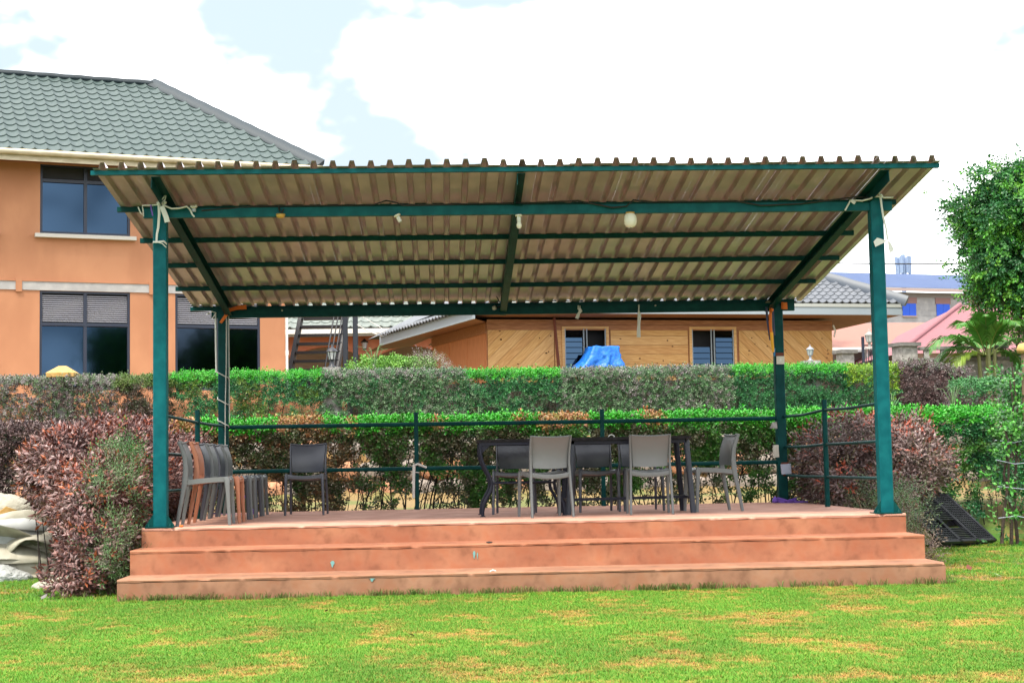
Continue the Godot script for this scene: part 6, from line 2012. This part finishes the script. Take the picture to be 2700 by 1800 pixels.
# ---------------------------------------------------------------- staircase, posts and the pink building behind
func build_middle() -> void:
	var t := thing("metal_staircase", "black open-tread metal staircase beside the orange building's right corner", "staircase", Vector3(-4.72, 2.1, -27.0))
	var rise := 0.248
	for k in 13:
		var y := 1.35 + (k - 5) * rise
		if y < 0.05: continue
		var mb := MB.new()
		mb.box(Vector3(0.62 + (k - 5) * 0.035, y, -(k - 5) * 0.20), Vector3(1.18, 0.075, 0.26))
		put("tread", mb, M.black_steel, t)
	for s in [0.0, 1.0]:
		var mb := MB.new()
		mb.bar(Vector3(-0.16 + s * 1.22, 0.1, 1.0), Vector3(0.20 + s * 1.24, 3.2, -1.5), 0.10, 0.22)
		put("stringer", mb, M.black_steel, t)
	var mb2 := MB.new()
	for k in 3:
		var o := Vector3(-0.06 - k * 0.07, 0.25 + 0.22 * k, 0.10)
		mb2.tube([Vector3(1.06, 0.1, 1.0) + o, Vector3(1.44, 3.2, -1.5) + o], 0.02, 6)
	put("handrail", mb2, M.black_steel, t)
	for p in [[-3.07, "dark steel post right of the staircase, the left one of two"], [-2.82, "dark blue-grey steel post right of the staircase, the right one of two"]]:
		var mb := MB.new()
		mb.bevel_box(Vector3(0, 1.6, 0), Vector3(0.125, 3.4, 0.125), 0.01)
		var o := put("steel_post", mb, M.steel_blue)
		o.position = Vector3(p[0], 2.1, -24.0)
		tag(o, p[1], "post", "steel posts beside the staircase")
	# pink building with arches
	t = thing("pink_building", "salmon building with shallow arches and a pale tiled roof, behind the staircase", "building", Vector3(0, 2.2, -36.0))
	var poly := PackedVector2Array([Vector2(-7.5, 3.15), Vector2(-7.5, 0)])
	for a in [[-5.62, -3.12], [-2.82, -0.45], [-0.15, 2.2]]:
		poly.append(Vector2(a[0], 0))
		for k in 15:
			var u := k / 14.0
			poly.append(Vector2(lerpf(a[0], a[1], u), 2.42 + 0.36 * sin(PI * u)))
		poly.append(Vector2(a[1], 0))
	poly.append_array([Vector2(3.0, 0), Vector2(3.0, 3.15)])
	var mb := MB.new()
	mb.extrude(poly, Transform3D(Basis.IDENTITY, Vector3(0, 0, -0.4)), 0.4)
	var wall := put("wall", mb, M.pink_wall, t)
	solid("veranda_wall", [[Vector3(-7.5, 0, -2.2), Vector3(3, 0, -2.2), Vector3(3, 3.1, -2.2), Vector3(-7.5, 3.1, -2.2)]], M.beige, t)
	for x in [-4.4, -1.4]:
		boxed("dark_opening", Vector3(x, 1.0, -2.17), Vector3(1.9, 2.0, 0.04), M.frame_blue, t)
	for x in [-2.97, -0.30]:
		mb = MB.new()
		mb.lathe([Vector2(0.145, 0.0), Vector2(0.145, 2.18), Vector2(0.165, 2.20), Vector2(0.165, 2.25), Vector2(0.15, 2.27), Vector2(0.15, 2.30), Vector2(0.17, 2.32), Vector2(0.17, 2.38), Vector2(0.19, 2.40), Vector2(0.19, 2.46)], Vector3(x, 0, 0.03), 16)
		put("column", mb, M.pink_wall, t)
	var ea := Vector3(-8.0, 3.30, 0.75)
	var eb := Vector3(3.5, 3.30, 0.75)
	var roof := solid("roof", [[ea, eb, eb + Vector3(0, 2.6, -4.5), ea + Vector3(0, 2.6, -4.5)], [eb + Vector3(0, -0.02, 0), ea + Vector3(0, -0.02, 0), ea + Vector3(0, 2.58, -4.5), eb + Vector3(0, 2.58, -4.5)]], M.pale_tile, t)
	tiled(roof, M.pale_tile, ea + Vector3(0, 0.01, 0), eb + Vector3(0, 0.01, 0), Vector3(0, 2.6, -4.5), 5.2, 36, 14, 0.055, func(_p: Vector3) -> bool: return true, 216)
	boxed("gutter", Vector3(-2.25, 3.20, 0.82), Vector3(11.5, 0.15, 0.12), M.white, roof)
	boxed("fascia", Vector3(-2.25, 3.09, 0.76), Vector3(11.5, 0.08, 0.03), M.fascia_top, roof)
	boxed("soffit", Vector3(-2.25, 3.14, 0.2), Vector3(11.5, 0.02, 1.1), M.beige, roof)
	var wl := thing("wall_lantern", "dark wall lantern on the salmon wall above the arches' column", "lantern", Vector3(-3.12, 4.86, -35.86))
	mb = MB.new()
	mb.lathe([Vector2(0.0, -0.06), Vector2(0.05, 0.0), Vector2(0.05, 0.03)], Vector3.ZERO, 8)
	mb.box(Vector3(0, 0.1, -0.08), Vector3(0.05, 0.2, 0.1))
	put("bracket", mb, M.lamp_black, wl)
	mb = MB.new()
	mb.lathe([Vector2(0.06, 0.03), Vector2(0.10, 0.22)], Vector3.ZERO, 6)
	put("glass", mb, M.box_grey, wl)
	mb = MB.new()
	mb.lathe([Vector2(0.12, 0.22), Vector2(0.13, 0.24), Vector2(0.05, 0.31), Vector2(0.0, 0.36)], Vector3.ZERO, 6)
	put("hood", mb, M.lamp_black, wl)
	# lean-to roof seen between the stair treads
	t = thing("porch_roof", "small white-edged porch roof seen through the staircase treads", "roof", Vector3(-6.0, 4.5, -32.5))
	solid("slope", [[Vector3(-1.2, 0.1, 0.4), Vector3(0.75, 0.1, 0.4), Vector3(0.2, 0.55, -0.6), Vector3(-1.2, 0.55, -0.6)], [Vector3(0.75, 0.1, 0.4), Vector3(0.75, 0.1, -1.4), Vector3(0.2, 0.55, -0.6)]], M.roof_tile, t)
	boxed("gutter", Vector3(-0.2, 0.02, 0.44), Vector3(2.0, 0.15, 0.1), M.white, t)
	boxed("beam", Vector3(-0.3, -0.14, 0.3), Vector3(1.7, 0.16, 0.1), M.gutter, t)
	boxed("support", Vector3(-1.0, -1.25, 0.25), Vector3(0.14, 2.3, 0.14), M.pink_wall, t)
	boxed("support", Vector3(0.5, -1.25, -1.2), Vector3(0.14, 2.3, 0.14), M.pink_wall, t)
	mb = MB.new()
	mb.tube([Vector3(-2.78, 4.62, -23.95), Vector3(-2.45, 4.42, -23.95), Vector3(-2.1, 4.30, -23.9), Vector3(-1.7, 4.28, -23.8), Vector3(-1.35, 4.42, -23.5), Vector3(-1.0, 4.7, -23.2)], 0.014, 6)
	tag(put("cable", mb, M.white), "white cable sagging from the right steel post to the cabin's eaves", "cable")
	mb = MB.new()
	mb.tube([Vector3(-2.78, 4.9, -24.0), Vector3(-2.3, 4.6, -23.95), Vector3(-1.9, 4.35, -23.9)], 0.010, 6)
	tag(put("cable", mb, M.white), "thin straight cable above the sagging white one, by the cabin's eaves", "cable")
	# garden lanterns on the terrace
	lantern("black garden lantern standing before the staircase, behind the grey-green hedge", Vector3(-2.69, 2.86, -12.6), 1.0, M.lamp_black)
	lantern("grey garden lantern before the cabin's right-hand boards, beside the rear right post", Vector3(5.58, 2.80, -12.6), 0.72, M.lamp_grey)
	for p in [[-7.08, "stone pier with an ochre pyramid cap inside the purple upper hedge", true], [-2.52, "stone pier carrying the black garden lantern, inside the grey-green hedge", false], [5.58, "stone pier carrying the grey garden lantern, inside the dark green hedge", false], [1.35, "stone pier hidden in the hedge below the cabin's steel prop", false]]:
		var pr := thing("garden_pier", p[1], "pier", Vector3(p[0], 1.7, -11.56 if p[2] or p[0] < 0 else -11.7))
		if p[0] == -2.52: pr.position.x = -2.6
		mb = MB.new()
		var top: float = 1.0 if p[2] else (1.10 if p[0] < 0 else (1.10 if p[0] > 4 else 1.0))
		mb.bevel_box(Vector3(0, top / 2 - 0.25, 0), Vector3(0.30, top + 0.5, 0.30), 0.02)
		put("shaft", mb, M.concrete, pr)
		mb = MB.new()
		if p[2]:
			for k in 4:
				var bs := Basis(Vector3.UP, k * PI / 2)
				mb.quad(bs * Vector3(-0.22, 1.0, 0.22), bs * Vector3(0.22, 1.0, 0.22), bs * Vector3(0.23, 1.07, 0.23), bs * Vector3(-0.23, 1.07, 0.23))
				mb.quad(bs * Vector3(-0.23, 1.07, 0.23), bs * Vector3(0.23, 1.07, 0.23), bs * Vector3(0.06, 1.19, 0.06), bs * Vector3(-0.06, 1.19, 0.06))
				mb.tri(bs * Vector3(-0.06, 1.19, 0.06), bs * Vector3(0.06, 1.19, 0.06), Vector3(0, 1.195, 0))
			put("cap", mb, M.ochre, pr)
	for l in get_children():
		if l.name.begins_with("garden_lantern"):
			l.position.x = -2.6 if l.position.x < 0 else 5.58
			l.position.z = -11.56 if l.position.x < 0 else -11.7
			l.position.y = 2.80 if l.position.x < 0 else 2.80
	# low orange wall that shows through the hedge's foot, and the rough stone bank below it
	mb = MB.new()
	mb.box(Vector3(0, 0.0, 0), Vector3(15.0, 1.6, 0.16))
	var ow := put("garden_wall", mb, M.orange_wall)
	ow.position = Vector3(-9.9, 1.48, -12.35)
	tag(ow, "low orange garden wall glimpsed through the foot of the upper hedge at the left", "wall")
	mb = MB.new()
	mb.box(Vector3(0, -0.05, 0), Vector3(10.2, 1.2, 0.16))
	ow = put("garden_wall", mb, M.bark)
	ow.position = Vector3(2.8, 1.98, -12.35)
	tag(ow, "low dark garden wall behind the upper hedge before the cabin", "wall")
	var bank := thing("stone_bank", "rough stone retaining wall glimpsed through the hedge behind the platform", "wall", Vector3(0, 0.6, -9.3))
	mb = MB.new()
	mb.box(Vector3(0, 0.1, -0.35), Vector3(18, 1.3, 0.3))
	put("core", mb, M.soil, bank)
	rng.seed = 5
	var stones := []
	for k in 5:
		var sb := MB.new()
		var rows := []
		var off := Vector3(k * 7.3, 0, 0)
		for i in 6:
			var row := PackedVector3Array()
			for j in 8:
				var a := -TAU * j / 8.0
				var el := lerpf(-1.45, 1.45, i / 5.0)
				var d := Vector3(cos(a) * cos(el), sin(el), sin(a) * cos(el))
				var c := Vector3(signf(d.x) * pow(absf(d.x), 0.6), signf(d.y) * pow(absf(d.y), 0.6), d.z)
				row.append(c * Vector3(0.24, 0.17, 0.15) * (1.0 + 0.25 * gaps.get_noise_3dv(d * 1.4 + off)))
			rows.append(row)
		sb.grid(rows, true)
		stones.append(sb.mesh())
	for r in 3:
		var x := -8.5 + 0.2 * (r % 2)
		while x < 8.6:
			piece("stone", stones[rng.randi() % 5], M.stone if rng.randf() < 0.68 else M.stone_orange, bank, Transform3D(Basis(Vector3.BACK, rng.randf_range(-0.2, 0.2)), Vector3(x, 0.15 + r * 0.31, -0.18 - r * 0.05 + rng.randf() * 0.05)))
			x += rng.randf_range(0.42, 0.52)


# ---------------------------------------------------------------- right background
func build_right() -> void:
	# boundary wall with capped piers
	var specs := [[7.05, 3.20, 0.26, "small weathered concrete gate pier just right of the cabin"], [8.22, 3.32, 0.36, "large weathered concrete pier with a flat cap, right of the front right post"], [9.7, 3.1, 0.34, "concrete pier half hidden by the palm"]]
	for p in specs:
		var t := thing("concrete_pier", p[3], "pier", Vector3(p[0], 2.0, -15.0), 0.25)
		var mb := MB.new()
		mb.bevel_box(Vector3(0, (p[1] - 2.07) / 2, 0), Vector3(p[2], p[1] - 2.07, p[2]), 0.012)
		put("shaft", mb, M.concrete, t)
		mb = MB.new()
		mb.box(Vector3(0, p[1] - 2.035, 0), Vector3(p[2] + 0.10, 0.07, p[2] + 0.10))
		put("cap", mb, M.concrete_dark, t)
	var w := thing("boundary_wall", "low grey concrete boundary wall with a darker coping behind the palm", "wall", Vector3(8.4, 1.9, -15.05), -0.12)
	boxed("wall", Vector3(2.1, 0.52, 0), Vector3(4.0, 1.05, 0.16), M.concrete, w)
	boxed("coping", Vector3(2.1, 1.08, 0), Vector3(4.0, 0.07, 0.24), M.concrete_dark, w)
	for k in 5:
		boxed("baluster", Vector3(0.25 + k * 0.32, 1.20, 0), Vector3(0.10, 0.17, 0.10), M.concrete, w)
	boxed("top_rail", Vector3(0.95, 1.31, 0), Vector3(1.7, 0.06, 0.14), M.concrete_dark, w)
	var g := thing("iron_gate", "dark blue iron gate half hidden behind the front right post", "gate", Vector3(7.62, 2.0, -15.2))
	for x in [-0.16, 0.20]:
		boxed("upright", Vector3(x, 0.72, 0), Vector3(0.05, 1.5, 0.05), M.frame_blue, g)
	for k in 6:
		boxed("bar", Vector3(-0.105 + k * 0.05, 0.66, 0), Vector3(0.014, 1.2, 0.014), M.frame_blue, g)
	for y in [0.3, 0.9, 1.3]:
		boxed("rail", Vector3(0.02, y, 0), Vector3(0.31, 0.025, 0.02), M.frame_blue, g)
	lantern("grey lantern on the gate, peeping out left of the front right post", Vector3(7.56, 3.22, -15.1), 1.0, M.concrete)
	# long building with a salmon roof
	var t := thing("salmon_roofed_building", "low pale building with a salmon sheet roof, right of the cabin", "building", Vector3(0, 2.6, -45.0))
	solid("roof", [[Vector3(13.4, 2.72, 0.4), Vector3(24, 2.72, 0.4), Vector3(24, 4.08, -5.0), Vector3(13.4, 4.08, -5.0)], [Vector3(24, 2.70, 0.4), Vector3(13.4, 2.70, 0.4), Vector3(13.4, 4.06, -5.0), Vector3(24, 4.06, -5.0)]], M.pink_roof, t)
	boxed("wall", Vector3(18.5, 1.0, -1.6), Vector3(11, 3.3, 0.2), M.lilac_wall, t)
	boxed("eaves_board", Vector3(18.6, 2.66, 0.42), Vector3(10.6, 0.10, 0.05), M.white, t)
	for x in [14.75, 15.72, 17.1, 18.6]:
		boxed("column", Vector3(x, 1.2, 0.15), Vector3(0.13, 2.9, 0.13), M.white, t)
	for x in [15.2, 16.4]:
		boxed("window", Vector3(x, 1.9, -1.48), Vector3(0.7, 0.5, 0.06), M.box_grey, t)
	t = thing("mauve_roofed_building", "building with a mauve-pink hipped sheet roof behind the palm", "building", Vector3(1.0, 2.5, -40.0))
	solid("roof", [[Vector3(14.3, 2.2, 0.6), Vector3(23.5, 2.2, 0.6), Vector3(19.5, 4.35, -4.5), Vector3(18.3, 4.35, -4.5)], [Vector3(14.3, 2.2, -9.6), Vector3(14.3, 2.2, 0.6), Vector3(18.3, 4.35, -4.5)], [Vector3(23.5, 2.2, 0.6), Vector3(23.5, 2.2, -9.6), Vector3(19.5, 4.35, -4.5)]], M.mauve_roof, t)
	var mb := MB.new()
	mb.tube([Vector3(14.3, 2.23, 0.6), Vector3(18.3, 4.38, -4.5)], 0.09, 6)
	put("hip_cap", mb, M.mauve_roof, t)
	boxed("wall", Vector3(18.7, 0.9, -0.2), Vector3(7.6, 2.7, 0.2), M.lilac_wall, t)
	boxed("green_door", Vector3(17.25, 1.35, -0.08), Vector3(0.7, 1.1, 0.06), plain(0.08, 0.5, 0.03, 0.6), t)
	for x in [16.1, 16.7]:
		boxed("window", Vector3(x, 1.55, -0.08), Vector3(0.38, 0.4, 0.05), M.frame_blue, t)
	# long distant block with a dark blue roof: it runs back to the right
	t = thing("blue_roofed_building", "long distant block-walled building with a slate blue roof and bright blue shutters", "building", Vector3(21.0, 3.0, -70.0), deg_to_rad(16.0))
	var len := 24.0
	solid("roof", [[Vector3(-8, 7.35, 0.7), Vector3(len, 7.35, 0.7), Vector3(len, 8.75, -4.2), Vector3(-8, 8.75, -4.2)], [Vector3(len, 7.33, 0.7), Vector3(-8, 7.33, 0.7), Vector3(-8, 8.73, -4.2), Vector3(len, 8.73, -4.2)]], M.blue_roof, t)
	boxed("eaves_board", Vector3(len / 2 - 4, 7.24, 0.7), Vector3(len + 8, 0.16, 0.08), plain(0.34, 0.26, 0.25, 0.8), t)
	var wall := boxed("wall", Vector3(len / 2 - 4, 3.4, 0.0), Vector3(len + 8, 7.5, 0.3), M.block_wall, t)
	for k in 15:
		boxed("block_course", Vector3(len / 2 - 4, 2.6 + k * 0.31, 0.152), Vector3(len + 8, 0.285, 0.02), M.block_wall, wall)
	boxed("ring_beam", Vector3(len / 2 - 4, 7.0, 0.17), Vector3(len + 8, 0.26, 0.06), plain(0.21, 0.19, 0.19, 0.9), wall)
	for k in 7:
		var wn := Node3D.new()
		wn.name = "window" if k == 0 else "window_%03d" % k
		wn.position = Vector3(-2.0 + k * 2.18, 6.2, 0.17)
		t.add_child(wn, true)
		boxed("lintel", Vector3(0, 0.50, 0.01), Vector3(0.98, 0.34, 0.06), plain(0.24, 0.14, 0.14, 0.9), wn)
		boxed("shutter", Vector3(-0.215, 0, 0), Vector3(0.42, 0.68, 0.06), M.blue_shutter, wn)
		boxed("shutter", Vector3(0.215, 0, 0), Vector3(0.42, 0.68, 0.06), M.blue_shutter, wn)
		boxed("sill", Vector3(0, -0.39, 0.03), Vector3(0.96, 0.07, 0.1), plain(0.34, 0.26, 0.25, 0.8), wn)
	# phone mast
	t = thing("phone_mast", "distant phone mast with panel antennas above the slate blue roof", "mast", Vector3(27.85, 3.5, -80.0))
	mb = MB.new()
	mb.tube([Vector3(0, 0, 0), Vector3(0, 9.9, 0)], 0.14, 8)
	for k in 3:
		mb.tube([Vector3(-0.35 + 0.35 * k, 8.4, 0.2), Vector3(-0.35 + 0.35 * k, 9.2, 0.2)], 0.09, 6)
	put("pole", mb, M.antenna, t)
	for k in 6:
		var a := k * TAU / 6.0
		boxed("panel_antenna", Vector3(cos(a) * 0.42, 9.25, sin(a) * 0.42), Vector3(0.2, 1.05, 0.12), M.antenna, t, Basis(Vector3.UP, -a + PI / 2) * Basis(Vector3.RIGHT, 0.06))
	# overhead wire from behind the cabin to a pole beyond the big tree
	mb = MB.new()
	var pts := []
	for k in 25:
		var u := k / 24.0
		pts.append(Vector3(lerpf(6.0, 30.0, u), 8.45 - 1.3 * (1.0 - pow(2 * u - 1, 2)) * 0.45 + 0.1 * u, -40.0))
	mb.tube(pts, 0.022, 6)
	tag(put("overhead_wire", mb, M.cable), "thin overhead wire crossing the sky above the slate blue roof", "wire")


func _ready() -> void:
	set_the_view()
	make_materials()
	lay_ground()
	build_platform()
	build_pavilion()
	build_orange_building()
	build_cabin()
	plant_hedges()
	build_middle()
	build_right()
	plant_trees()
	build_chairs()
	build_tables()
	build_fittings()
	build_tarps()
	build_pallet()
